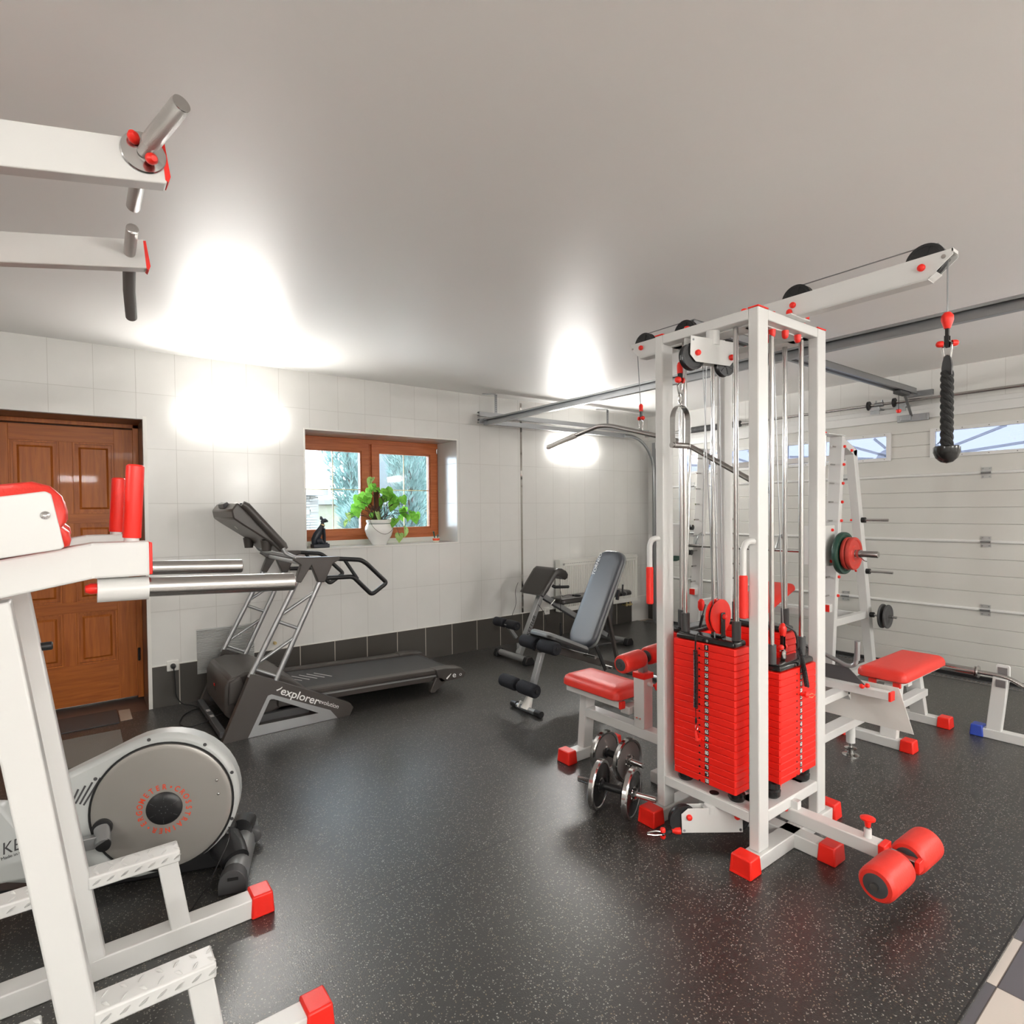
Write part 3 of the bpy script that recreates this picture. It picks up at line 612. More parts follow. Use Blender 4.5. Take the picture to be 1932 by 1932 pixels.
LV = [(2.22, 5.04, 1.748), (2.225, 5.104, 1.645), (2.208, 5.168, 1.606), (2.092, 5.056, 1.566), (2.16, 5.12, 1.515), (2.152, 5.184, 1.483), (2.005, 5.072, 1.419), (2.004, 5.136, 1.355), (2.106, 5.2, 1.426), (2.079, 5.088, 1.498), (2.325, 5.152, 1.656), (2.336, 5.04, 1.636), (2.429, 5.104, 1.648), (2.422, 5.168, 1.582), (2.441, 5.056, 1.588), (2.527, 5.12, 1.539), (2.531, 5.184, 1.566), (2.294, 5.072, 1.423), (2.59, 5.136, 1.454), (2.593, 5.2, 1.394), (2.66, 5.088, 1.436), (2.751, 5.152, 1.418), (2.457, 5.04, 1.363), (2.599, 5.104, 1.275), (2.564, 5.168, 1.214), (2.239, 5.056, 1.692), (2.213, 5.12, 1.564), (2.309, 5.184, 1.423), (2.38, 5.06, 1.61), (2.12, 5.1, 1.59), (2.48, 5.12, 1.52), (2.64, 5.12, 1.40), (2.36, 5.18, 1.55), (2.70, 5.1, 1.39), (2.19, 5.1, 1.545), (2.39, 5.1, 1.655), (2.46, 5.16, 1.62), (2.10, 5.13, 1.46), (2.27, 5.2, 1.60), (2.62, 5.17, 1.47), (2.56, 5.08, 1.575)]
BROWNS = mat('plant_stem', (.045, .028, .02), .6)
for k, p in enumerate(LV):
    p = V(p); rnd = random.Random(k*3+1); a = V((rnd.uniform(-1, 1), rnd.uniform(-1.3, -.3), rnd.uniform(-.4, .9))).normalized()
    dn = V((rnd.uniform(-.7, .7), 0, -1)); dn = (dn-a*dn.dot(a)).normalized(); sd = a.cross(dn); Lf = rnd.uniform(.07, .108)
    out = [(0, -.28), (.30, -.42), (.52, -.22), (.55, .12), (.36, .52), (0, 1.0), (-.36, .52), (-.55, .12), (-.52, -.22), (-.30, -.42)]
    b = MB(); c = b.bm.verts.new(p-a*.006); vs = [b.bm.verts.new(p+sd*x*Lf*.85+dn*y*Lf*.8-a*(abs(x)*-.012+y*y*.012)) for x, y in out]
    for i in range(10): b._face([c, vs[i], vs[(i+1) % 10]])
    build(b, 'leaf', LEAFY if k in (6, 7, 17, 23, 24, 0) else LEAF, pp, smooth=80)
b = MB()
for k, p in enumerate(LV[:31]):
    rnd = random.Random(100+k); p = V(p); s0 = V((px_+rnd.uniform(-.07, .07), py_+rnd.uniform(-.06, .06), sz+.22)); mid = (s0+p)/2+V((rnd.uniform(-.05, .05), rnd.uniform(-.02, .03), rnd.uniform(.0, .08)))
    if p.z < sz+.24: mid = V((p.x*.6+px_*.4, py_-.0, sz+.30))
    b.tube([s0, mid, p], .0022, n=5, bend=.1)
for k in range(14):
    rnd = random.Random(300+k); a0 = rnd.uniform(0, 6.28); s0 = V((px_+.06*cos(a0), py_+.05*sin(a0), sz+.22)); e = V((px_+rnd.uniform(-.2, .3), py_+rnd.uniform(-.08, .08), sz+rnd.uniform(.22, .42)))
    b.tube([s0, V(((s0.x+e.x)/2, e.y, sz+.38)), e], .0018, n=5, bend=.12)
build(b, 'stems', BROWNS, pp)
build(MB().tube([(px_-.13, py_-.06, sz+.30), (px_-.12, py_-.11, sz+.17), (px_, py_-.135, sz+.085), (px_+.11, py_-.12, sz+.16), (px_+.12, py_-.06, sz+.28)], .0018, n=6, bend=.1), 'trailing_stem', BROWNS, pp)
cp = thing('small_cup', 'tiny painted cup holding cactus stems at the right end of the window sill', 'cup', (2.94, 5.11, sz))
CUPM = mat('painted_cup', (.75, .70, .58), .3)
build(MB().lathe([(0, 0), (0, .022), (.012, .030), (.030, .036), (.045, .033), (.045, .028), (.03, .0)], (2.94, 5.11, sz), (0, 0, 1), 22, cap=False), 'cup', CUPM, cp)
build(MB().lathe([(.018, .0335), (.033, .0368), (.04, .0352)], (2.94, 5.11, sz), (0, 0, 1), 22, cap=False), 'orange_band', OTXT, cp)
for dx, h in ((-.03, .11), (.02, .075), (.0, .06)): build(MB().tube([(2.94+dx*.4, 5.11, sz+.03), (2.94+dx, 5.11, sz+h)], [.006, .009], n=8), 'cactus_stem', GREEN if dx else SOCK, cp)
# ------------------------------------------------------------------ the garden behind the window
GRD = mat('garden_ground', (.42, .41, .38), .9)
struct(MB().box((-6, 5.5, .9), (14, 30, 1.0)), 'garden_ground', GRD)
tag(build(MB().box((2.72, 8.6, 1.0), (6.2, 8.75, 1.56)).box((2.68, 8.55, 1.56), (6.25, 8.8, 1.64), 1), 'garden_wall', [RENDER, STONE], bevel=.01), 'low cream garden wall with white coping outside the window', 'wall')
b = MB()
for i in range(19):
    for j in range(3):
        r_ = random.Random(i*7+j); b.box((2.30+j*.12+r_.uniform(-.008, .008), 7.75-r_.uniform(0, .03), 1.0+i*.035), (2.30+j*.12+.115, 8.1, 1.0+i*.035+.03))
b.box((2.22, 7.65, 1.672), (2.76, 8.2, 1.76), 1); tag(build(b, 'garden_pillar', [STONE, STONE], smooth=0), 'garden pillar of thin stacked grey stones outside the window', 'pillar')
def conifer(cx, cy, z0, h, r, n, lab, lean=0, m=CONIF, zlow=.0):
    rnd = random.Random(int(cx*100)); b = MB()
    for i in range(n):
        t = rnd.random()**.8; z = z0+zlow+t*h; rr = r*(.35+.65*t if t < .55 else (1-t)/.45*.75+.1)*rnd.random()**.45; a = rnd.uniform(0, 2*pi)
        p = V((cx+lean*(t)+rr*cos(a), cy+rr*sin(a)*.7, z)); d = V((cos(a)*.5+rnd.uniform(-.3, .3)+lean*.25, sin(a)*.4+rnd.uniform(-.3, .3), rnd.uniform(.4, 1.2))).normalized(); L_ = rnd.uniform(.07, .17)
        sd = d.orthogonal().normalized(); sd = Matrix.Rotation(rnd.uniform(0, 6.28), 3, d) @ sd; u2 = d.cross(sd)
        for k in range(3):
            off = (sd*(k-1)*.5+u2*rnd.uniform(-.3, .3))*L_*.35; q = p+d*L_*.15*k
            v = [b.bm.verts.new(q), b.bm.verts.new(q+d*L_*.5+off+sd*.009), b.bm.verts.new(q+d*L_+off*1.8), b.bm.verts.new(q+d*L_*.5+off-sd*.009)]; b._face(v)
    t = thing('conifer', lab, 'shrub', (cx, cy, z0))
    build(b, 'foliage', m, t, smooth=0); build(MB().tube([(cx, cy, z0), (cx+lean*.5, cy, z0+h*.5), (cx+lean, cy, z0+h*.9)], [.05, .035, .01], n=8), 'trunk', BROWNS, t)
conifer(3.14, 7.55, 1.0, 2.0, .42, 1900, 'leaning blue green conifer outside the left window pane', lean=-.24)
conifer(3.92, 7.6, 1.0, 2.2, .50, 2300, 'bushy blue green conifer outside the right window pane', lean=.1)
conifer(2.98, 6.9, 1.0, .62, .36, 700, 'low blue green shrub below the leaning conifer outside the window')
conifer(4.75, 8.25, 1.0, 2.3, .40, 1300, 'blue green conifer furthest right outside the window', lean=.1)
HAZE = mat('grey_hedge', (.12, .135, .14), 1, bump=(4, 1))
tag(build(MB().box((3.72, 9.3, 1.0), (7.5, 9.5, 3.4)), 'garden_fence', HAZE, bevel=.02), 'tall grey garden fence behind the conifers', 'fence')
# ================================================================== cable tower
TX0, TX1, TY0, TY1, TZ = 2.185, 2.751, 1.247, 1.755, 2.25
tw = thing('cable_tower', 'tall white four-sided cable tower with red weight stacks in the middle of the gym', 'cable machine', (2.468, 1.50, 0))
PW, PD = .075, .044
for x in (TX0, TX1-PW):
    for y in (TY0, TY1-PD):
        build(MB().box((x, y, .06), (x+PW, y+PD, TZ-.003)), 'post', WHITE, tw, bevel=.005)
        build(MB().box((x-.001, y-.001, TZ-.003), (x+PW+.001, y+PD+.001, TZ+.002)), 'end_cap', RED, tw, bevel=.001)
for nm, z0, z1 in (('top_frame', 2.205, 2.247), ('lower_frame', .166, .210)):
    for y in (TY0, TY1-PD): build(MB().box((TX0+PW, y+.001, z0), (TX1-PW, y+PD-.001, z1)), nm, WHITE, tw, bevel=.004)
    for x in (TX0, TX1-PW): build(MB().box((x+.001, TY0+PD, z0), (x+PW-.001, TY1-PD, z1)), nm, WHITE, tw, bevel=.004)
# flat shelf plates that carry the stacks
build(MB().box((TX0+.01, TY0+.04, .200), (TX0+.15, TY1-.04, .2115)).box((TX0+.08, TY0+.005, .200), (TX1-.08, TY0+.13, .2115)).box((TX1-.15, TY0+.04, .200), (TX1-.01, TY1-.04, .2115)).box((TX0+.08, TY1-.13, .200), (TX1-.08, TY1-.005, .2115)), 'stack_shelf', WHITE, tw, bevel=.001)
build(MB().box((TX0+.06, TY0+.04, 2.200), (TX0+.13, TY1-.04, 2.206)).box((TX0+.08, TY0+.04, 2.200), (TX1-.08, TY0+.11, 2.206)).box((TX1-.13, TY0+.04, 2.200), (TX1-.06, TY1-.04, 2.206)).box((TX0+.08, TY1-.11, 2.200), (TX1-.08, TY1-.04, 2.206)), 'top_plate', WHITE, tw)
# base: two long feet along X, stub feet along Y
for y in (TY0-.015, TY1-PD-.01):
    build(MB().box((2.15, y, .0), (2.80, y+.07, .06)), 'base_beam', WHITE, tw, bevel=.004)
    footcap((2.085, y-.008, 0), (2.155, y+.078, .074), tw); footcap((2.79, y-.008, 0), (2.855, y+.078, .074), tw)
    b = MB().text('VASIL', (2.0815, y+.035, .040), (0, -1, 0), (0, 0, 1), .017).ringprism([(-.044, .002), (.044, .002), (.040, .070), (-.040, .070)], [(-.036, .010), (.036, .010), (.033, .062), (-.033, .062)], lambda a, z: V((2.078+z*.07, y+.035+a, z)), lambda a, z: V((2.086+z*.05, y+.035+a, z))); build(b, 'embossed_mark', RED, tw)
build(MB().box((2.435, 1.125, 0), (2.505, 2.0, .06)), 'base_beam', WHITE, tw, bevel=.004)
footcap((2.428, 1.066, 0), (2.515, 1.13, .074), tw)
# ---- weight stacks
def stack(cx, cy, ax, n, z0, ph, num, face, sel=True, pulley=False):
    """ax: 0 = plates long in x, 1 = long in y; face = outward unit vector of the numbered side"""
    L_, Dp = .31, .106; u = V((1, 0, 0)) if ax == 0 else V((0, 1, 0)); w = V(face); zt = z0+n*ph
    def P3(a, d, z): return V((cx, cy, z))+u*a+w*d
    b = MB(); b.slab(P3(0, 0, zt+.002), u, w, (0, 0, 1), L_-.02, Dp-.012, .026, rad=.008, n=2)
    for s_ in (-1, 1): b.lathe([(0, .0185), (.082, .0185), (.082, .0115), (0, .0115)], P3(s_*.127, 0, zt+.028), (0, 0, 1), 18, 1, cap=False)
    b.cyl(P3(-.02, Dp/2-.008, zt+.014), P3(-.02, Dp/2-.001, zt+.014), .006, n=12, mi=2)
    st = build(b, 'weight_stack', [BLACKG, DGREY, CHROME], tw, smooth=40)
    r = V((0, 0, 1)).cross(w)  # reading direction seen from outside
    if abs(r.dot(u)) < .5: r = u
    r = -r if r.cross(V((0, 0, 1))).dot(w) < 0 else r
    for k in range(n):
        z1 = zt-k*ph; b = MB(); h = ph-.0012
        a0, a1, d0, d1, c = -L_/2, L_/2, -Dp/2, Dp/2, .006
        poly = [(a0+c, d0), (a1-c, d0), (a1, d0+c), (a1, d1-c), (a1-c, d1), (a0+c, d1), (a0, d1-c), (a0, d0+c)]
        def f(z, s_): return lambda a, d: P3(a*s_, d*s_, z)
        q = .0022
        A = [b.bm.verts.new(P3(a, d, z1-h+q)) for a, d in poly]; B = [b.bm.verts.new(P3(a, d, z1-q)) for a, d in poly]
        A0 = [b.bm.verts.new(P3(a*.985, d*.96, z1-h)) for a, d in poly]; B0 = [b.bm.verts.new(P3(a*.985, d*.96, z1)) for a, d in poly]
        for i in range(8):
            j = (i+1) % 8
            for X, Y in ((A0, A), (A, B), (B, B0)): b._face([X[i], X[j], Y[j], Y[i]])
        b._face(A0[::-1]); b._face(B0)
        if num:
            zc = (z1-h/2); o = V((cx, cy, zc))+w*(Dp/2)
            e = .0006; b.bar(o+r*.018-w*.0002, o+r*.018+w*e, .019, .024, mi=1)
            b.text(str((k+1)*5), o+r*.018+w*(e+.0004), r, (0, 0, 1), .0225, 2, sx=.72 if k < 19 else .56, bold=.0007, depth=0)
            b.cyl(o-r*.018-V((0, 0, h*.32)), o-r*.018-V((0, 0, h*.32))+w*.0008, .0042, n=10, mi=1)
        build(b, 'weight_plate', [REDP, KTXT, WTXT], st, smooth=30)
    for s_ in (-1, 1):
        build(MB().cyl(P3(s_*.127, 0, .212), P3(s_*.127, 0, 2.202), .0108, n=16), 'guide_rod', CHROME, tw)
        hb = z0-.211; pr = [(0, .026), (hb*.12, .034), (hb*.42, .036), (hb*.5, .030), (hb*.58, .034), (hb*.88, .033), (hb*.97, .026)] if hb > .05 else [(0, .03), (hb*.3, .036), (hb*.8, .034), (hb*.97, .026)]
        build(MB().lathe(pr, P3(s_*.127, 0, .2125), (0, 0, 1), 22), 'rubber_bumper', BLACKG, tw)
    return P3, zt, st, r
PL, ztL, stL, rL = stack(2.240, 1.505, 1, 20, .250, .0306, True, (-1, 0, 0))
PR_, ztR, stR, rR = stack(2.510, 1.302, 0, 16, .285, .0294, True, (0, -1, 0))
PB, ztB, stB, rB = stack(2.430, 1.698, 0, 20, .250, .0306, False, (0, 1, 0))
PX, ztX, stX, rX = stack(2.697, 1.535, 1, 20, .250, .0306, False, (1, 0, 0))
# pulley on the left stack
def pulley(c, ax, r, w, parent, m=BLACK, name='pulley', spokes=True):
    c = V(c); ax = V(ax).normalized(); b = MB()
    b.lathe([(-w/2, r*.25), (-w/2, r*.82), (-w/2-.001, r*.84), (-w/2-.001, r), (-w*.2, r*.93), (w*.2, r*.93), (w/2+.001, r), (w/2+.001, r*.84), (w/2, r*.82), (w/2, r*.25)], c, ax, 40)
    b.lathe([(-w/2-.003, r*.2), (w/2+.003, r*.2)], c, ax, 16)
    if spokes:
        a = ax.orthogonal().normalized(); bb = ax.cross(a)
        for k in range(6):
            d = a*cos(k*pi/3)+bb*sin(k*pi/3); b.bar(c+d*r*.2-ax*(w/2+.001), c+d*r*.84-ax*(w/2+.001), .004, .003, up=ax); b.bar(c+d*r*.2+ax*(w/2+.001), c+d*r*.84+ax*(w/2+.001), .004, .003, up=ax)
    return build(b, name, m, parent)
pc_ = V((2.252, 1.472, ztL+.118))
b = MB()
for s_ in (-1, 1): b.lathe([(0, .01), (.001, .066), (.005, .074), (.010, .074), (.012, .06), (.012, .01)], pc_+V((0, s_*.0045, 0)), (0, s_, 0), 40)
b.cyl(pc_-V((0, .006, 0)), pc_+V((0, .006, 0)), .062, n=32, mi=1)
build(b, 'pulley', [RED, BLACK], tw)
build(MB().box((pc_.x-.014, pc_.y-.027, ztL+.03), (pc_.x+.014, pc_.y-.021, pc_.z+.018)).box((pc_.x-.014, pc_.y+.021, ztL+.03), (pc_.x+.014, pc_.y+.027, pc_.z+.018)).box((pc_.x-.018, pc_.y-.027, ztL+.028), (pc_.x+.018, pc_.y+.027, ztL+.036)), 'pulley_fork', BLACKG, tw, bevel=.003)
cap(pc_-V((0, .027, 0)), (0, -1, 0), tw, .011, .014)
build(MB().tube([pc_+V((.0, 0, .06)), V((2.23, 1.49, 2.0))], .0028, n=6).tube([V((2.31, 1.49, pc_.z)), V((2.29, 1.49, 2.19))], .0028, n=6), 'cable', GALV, tw)
# coiled lanyards with selector pins
def coil(pts, r, rr, turns, parent, name='coiled_lanyard', m=BLACK):
    """helix following a polyline"""
    pts = [V(p) for p in pts]; L_ = [(b_-a_).length for a_, b_ in zip(pts, pts[1:])]; T = sum(L_); q = []; N = turns*8
    for i in range(N+1):
        s_ = T*i/N; k = 0
        while k < len(L_)-1 and s_ > L_[k]: s_ -= L_[k]; k += 1
        d = (pts[k+1]-pts[k]).normalized(); a = d.orthogonal().normalized(); bb = d.cross(a); q.append(pts[k]+d*s_+(a*cos(i*pi/4)+bb*sin(i*pi/4))*r)
    return build(MB().tube(q, rr, n=5), name, m, parent)
yl = 1.530; x_ = 2.169
build(MB().tube([(2.178, 1.520, ztL+.045), (2.165, 1.525, ztL+.03), (x_, yl, ztL-.01), (x_, yl, ztL-.03)], .0035, n=7, bend=.01), 'lanyard_hook', BLACK, stL)
coil([(x_, yl, ztL-.03), (x_+.003, yl, ztL-.16), (x_, yl, ztL-.285)], .0080, .0021, 46, stL)
build(MB().tube([(x_, yl, ztL-.285), (x_, yl-.002, ztL-.33)], .0015, n=6).lathe([(0, .002), (.01, .005), (.03, .004)], (x_, yl-.002, ztL-.355), (0, 0, 1), 8), 'lanyard_cord', BLACK, stL)
build(MB().tube([(x_+.004+.010*cos(t*pi/6), yl-.002, ztL-.37+.014*sin(t*pi/6)) for t in range(13)], .0012, n=6), 'ring', CHROME, stL)
build(MB().lathe([(0, .004), (.003, .011), (.012, .012), (.02, .009), (.03, .009)], (2.168, 1.521, ztL-.425), (1, 0, 0), 14).tube([(2.168, 1.524, ztL-.425), (2.168, 1.53, ztL-.385)], [.008, .004], n=8), 'selector_pin', RED, stL)
# front stack: spring hook, connector, coil
o = V((2.475, 1.302, ztR+.028))
build(MB().lathe([(0, .008), (.006, .013), (.012, .014), (.04, .014), (.044, .010), (.05, .006)], o, (0, 0, 1), 20), 'chrome_socket', CHROME, tw)
build(MB().bar(o+V((-.008, 0, .04)), o+V((-.008, 0, .11)), .003, .014, up=(0, 1, 0)).bar(o+V((.008, 0, .04)), o+V((.008, 0, .11)), .003, .014, up=(0, 1, 0)), 'shackle', BLACKG, tw)
cap(o+V((-.009, 0, .058)), (-1, 0, 0), tw, .0115, .018); cap(o+V((.009, 0, .058)), (1, 0, 0), tw, .0115, .018)
build(MB().lathe([(0, .009), (.012, .013), (.035, .017), (.05, .012), (.058, .004)], o+V((0, 0, .105)), (0, 0, 1), 18), 'cable_ferrule', RED, tw)
build(MB().tube([o+V((0, 0, .16)), V((2.468, 1.34, 2.19))], .0026, n=6).tube([V((2.53, 1.42, ztR+.4)), V((2.475, 1.40, 2.18))], .0026, n=6).tube([V((2.53, 1.42, ztR+.4)), V((2.535, 1.42, .22))], .0026, n=6), 'cable', GALV, tw)
build(MB().tube([o+V((.0, -.01, .155)), (2.50, 1.262, ztR+.16), (2.512, 1.258, ztR+.125), (2.515, 1.256, ztR+.08)], .0042, n=7, bend=.015), 'lanyard_hook', BLACK, stR)
coil([(2.515, 1.252, ztR+.085), (2.530, 1.236, ztR-.01), (2.546, 1.232, ztR-.085)], .0085, .0024, 36, stR)
build(MB().lathe([(0, .009), (.012, .009), (.02, .012), (.028, .013), (.034, .006)], (2.528, 1.249, ztR-.118), (0, -1, .1), 14), 'selector_pin', RED, stR)
build(MB().tube([(2.53, 1.222, ztR-.12), (2.552, 1.215, ztR-.112), (2.575, 1.212, ztR-.122), (2.552, 1.214, ztR-.130), (2.53, 1.222, ztR-.122)], .0015, n=6), 'pin_clip', GOLD, stR)
# rear lanyards and ferrules seen between the posts
coil([(2.33, 1.62, ztB+.03), (2.345, 1.615, ztB+.09)], .006, .0018, 16, stB); build(MB().tube([(2.345, 1.615, ztB+.09), (2.36, 1.61, ztB+.14)], .003, n=6), 'lanyard_hook', BLACK, stB)
build(MB().lathe([(0, .01), (.015, .016), (.045, .015), (.055, .006)], (2.40, 1.66, ztB+.10), (0, 0, 1), 16), 'cable_ferrule', RED, tw); build(MB().tube([(2.40, 1.66, ztB+.03), (2.40, 1.66, ztB+.11)], .004, n=6).tube([(2.40, 1.66, ztB+.15), (2.42, 1.64, 2.2)], .0026, n=6), 'cable', GALV, tw)
coil([(2.66, 1.50, ztX+.03), (2.65, 1.49, ztX+.10)], .007, .0018, 8, stX); build(MB().tube([(2.65, 1.49, ztX+.10), (2.645, 1.49, ztX+.15)], .003, n=6), 'lanyard_hook', BLACK, stX)
# small pegs and caps on the lower shelf and bolts on the frame
for x, y, h in ((2.50, 1.40, .024), (2.545, 1.36, .026), (2.50, 1.335, .026)): cap((x, y, .2115), (0, 0, 1), tw, .012, h)
build(MB().lathe([(0, .020), (.003, .020), (.004, .012)], (2.215, 1.47, .2115), (0, 0, 1), 20), 'bush', BLACK, tw)
for y in (1.325, 1.60): cap((2.215, y, 2.247), (0, 0, 1), tw, .013, .015)
for x, y in ((2.335, 1.27), (2.585, 1.27), (2.335, 1.73), (2.585, 1.73), (2.72, 1.4), (2.72, 1.62)): cap((x, y, 2.247), (0, 0, 1), tw, .011, .012)
for x, y in ((2.385, 1.30), (2.445, 1.345), (2.55, 1.275), (2.445, 1.275)): cap((x, y, 2.2), (0, 0, -1), tw, .014, .034)
for x, y in ((2.41, 1.70), (2.44, 1.735), (2.52, 1.70), (2.55, 1.73)): cap((x, y, 2.2), (0, 0, -1), tw, .0125, .022)
for x, y in ((2.425, 1.265), (2.54, 1.27)): cap((x, y, .166), (0, 0, -1), tw, .012, .016)
# overhead boom along Y with pulleys
BXa, BXb = 2.442, 2.498
b = MB()
for x in (BXa, BXb-.003):
    poly = [(2.125, 2.335), (2.115, 2.305), (2.06, 2.252), (.76, 2.252), (.688, 2.315), (.688, 2.335)]
    b.prism(poly, lambda y, z, x=x: V((x, y, z)), lambda y, z, x=x: V((x+.003, y, z)))
b.box((BXa, .76, 2.249), (BXb, 2.06, 2.253)).box((BXa, .688, 2.325), (BXb, .692, 2.337)).bar((2.47, .76, 2.2535), (2.47, .735, 2.27), .056, .003)
build(b, 'overhead_boom', WHITE, tw, smooth=0)
build(MB().box((2.40, 1.225, 2.247), (2.56, 1.30, 2.254)).box((2.40, 1.70, 2.247), (2.56, 1.775, 2.254)), 'mounting_plate', WHITE, tw, bevel=.002)
for x, y in ((2.42, 1.245), (2.545, 1.235)): cap((x, y, 2.254), (0, 0, 1), tw, .012, .024)
for x, y in ((2.42, 1.755), (2.545, 1.755)): cap((x, y, 2.254), (0, 0, 1), tw, .012, .02)
for y, r in ((.775, .062), (1.235, .062), (1.79, .062), (2.045, .062)):
    zc = 2.322; pulley((2.47, y, zc), (1, 0, 0), r, .026, tw)
    cap((BXa, y+.005, zc-.025 if y < 2 else zc-.018), (-1, 0, 0), tw, .0125, .014); cap((BXb, y+.005, zc-.025), (1, 0, 0), tw, .0125, .014)
build(MB().cyl((BXa-.002, .715, 2.315), (BXb+.002, .715, 2.315), .007, n=12).cyl((BXa-.002, 2.108, 2.31), (BXb+.002, 2.108, 2.31), .005, n=12), 'cross_bolt', CHROME, tw)
zt_ = 2.322+.058
build(MB().tube([(2.47, .711, 2.12), (2.47, .711, 2.335), (2.47, .74, zt_-.004), (2.47, .79, zt_), (2.47, 1.22, zt_)], .0026, n=6), 'cable', GALV, tw)
build(MB().tube([(2.47, 2.078, 1.97), (2.47, 2.103, 2.335), (2.47, 2.06, zt_), (2.47, 1.80, zt_)], .0026, n=6), 'cable', GALV, tw)
# swivelling pulley blocks on the left side
def frame2(c, az):
    e = V((cos(radians(az)), sin(radians(az)), 0)); n_ = V((e.y, -e.x, 0))     # n_ points to the camera side
    return lambda a, z, d=0: V((c[0], c[1], 0))+e*a+n_*d+V((0, 0, z))
def block(F, poly, nm):
    b = MB()
    for d in (.0185, -.0215): b.prism(poly, lambda a, z, d=d: F(a, z, d), lambda a, z, d=d: F(a, z, d+.003))
    return build(b, nm, WHITE, tw, smooth=0, bevel=.0015)
U = frame2((2.215, 1.47), -15)
block(U, [(-.133, 2.171), (.097, 2.163), (.099, 2.088), (.073, 2.059), (-.107, 2.064), (-.137, 2.092)], 'swivel_block')
build(MB().cyl(U(0, 2.145), U(0, 2.206), .028, n=24), 'swivel_bush', WHITE, tw); build(MB().bar(U(-.05, 2.165), U(.05, 2.165), .036, .006), 'swivel_bridge', WHITE, tw)
nU = U(0, 0, 1)-U(0, 0, 0); pulley(U(-.112, 2.088), nU, .056, .026, tw, spokes=False); pulley(U(.062, 2.062), nU, .044, .024, tw)
for a, z in ((-.10, 2.101), (.079, 2.096)): cap(U(a, z, .0215), nU, tw, .0125, .014); build(MB().lathe([(0, .005), (.002, .004)], U(a*1.2, 2.155, .0215), nU, 10), 'screw', GALV, tw)
build(MB().tube([U(-.169, 2.09), U(-.170, 2.07)], .0026, n=6).tube([U(-.055, 2.08), V((2.25, 1.46, .30))], .0026, n=6), 'cable', GALV, tw)
U = frame2((2.215, 1.455), -36)
block(U, [(-.163, .138), (-.134, .162), (.096, .162), (.101, .145), (.103, .055), (-.16, .057)], 'swivel_block')
build(MB().cyl(U(-.03, .135), U(-.03, .168), .026, n=24), 'swivel_bush', WHITE, tw); build(MB().bar(U(-.06, .15), U(.04, .15), .036, .006), 'swivel_bridge', WHITE, tw)
nU = U(0, 0, 1)-U(0, 0, 0); pulley(U(-.148, .105), nU, .062, .026, tw, spokes=False); pulley(U(.085, .105), nU, .050, .024, tw)
for a in (-.130, .077): cap(U(a, .125, .0215), nU, tw, .0125, .014)
for a in (-.150, .093): build(MB().lathe([(0, .006), (.002, .005)], U(a, .067, .0215), nU, 12), 'screw', GALV, tw)
q = lambda a, z, d=0: U(a, z, d)
build(MB().lathe([(0, .016), (.02, .015), (.035, .008)], U(-.165, .062, .01), U(-1, 0)-U(0, 0), 16), 'cable_ferrule', RED, tw)
build(MB().bar(U(-.20, .058, .01), U(-.245, .052, .01), .004, .012).cyl(U(-.24, .036, .01), U(-.24, .071, .01), .005, n=10), 'shackle', BLACKG, tw)
cap(U(-.24, .058, .01), (0, 0, 1), tw, .012, .018); cap(U(-.24, .045, .01), (0, 0, -1), tw, .012, .018)
build(MB().tube([U(-.235, .056, .01), U(-.27, .061, .01), U(-.305, .056, .01), U(-.308, .049, .01), U(-.275, .043, .01), U(-.235, .046, .01), U(-.235, .056, .01)], .0042, n=8), 'snap_hook', CHROME, tw)
# hanging connector above the stirrup
hx, hy = 2.125, 1.572
build(MB().lathe([(0, .012), (.035, .0125), (.046, .009), (.05, .003)], (hx, hy, 2.035), (0, 0, 1), 18), 'cable_ferrule', RED, tw)
build(MB().bar((hx, hy, 2.037), (hx, hy, 2.005), .018, .012, up=(0, 1, 0), w1=.013), 'shackle', BLACK, tw); cap((hx-.008, hy, 2.006), (-1, 0, 0), tw, .0135, .018); cap((hx+.008, hy, 2.006), (1, 0, 0), tw, .0135, .018)
# fixed grip handles on the two left posts
for y0, zt in ((1.769, 1.312), (1.297, 1.316)):
    g = build(MB().tube([(2.20, y0-.035, zt), (2.165, y0-.012, zt), (2.158, y0, zt-.03), (2.158, y0, 1.02)], .0125, n=16, bend=.03), 'grip_handle', WHITE, tw)
    build(MB().lathe([(0, .012), (.004, .0165), (.17, .0165), (.174, .0135)], (2.158, y0, 1.005), (0, 0, 1), 20), 'grip_sleeve', RED, g)
# ---- lat seat on the left
b = MB(); b.slab((2.41, 2.315, .425), (1, 0, 0), (0, 1, 0), (0, 0, 1), .255, .44, .062, rad=.05, puff=.008); build(b, 'seat_pad', VINYL, tw)
for x in (2.325, 2.48): build(MB().box((x-.018, 2.10, .392), (x+.018, 2.51, .425)), 'seat_rail', WHITE, tw, bevel=.003); build(MB().box((x-.019, 2.088, .388), (x+.019, 2.102, .427)), 'end_cap', RED, tw, bevel=.002)
build(MB().box((2.34, 2.06, .36), (2.46, 2.12, .40)), 'seat_rail', WHITE, tw, bevel=.003)
build(MB().bar((2.40, 2.425, .395), (2.40, 2.455, .05), .055, .072, up=(1, 0, 0)), 'seat_leg', WHITE, tw, bevel=.005)
build(MB().box((2.26, 2.415, 0), (2.62, 2.485, .06)), 'base_beam', WHITE, tw, bevel=.004); footcap((2.225, 2.405, 0), (2.285, 2.495, .074), tw); footcap((2.60, 2.405, 0), (2.66, 2.495, .074), tw)
build(MB().box((2.365, 1.75, .248), (2.435, 2.415, .302)), 'seat_beam', WHITE, tw, bevel=.004)
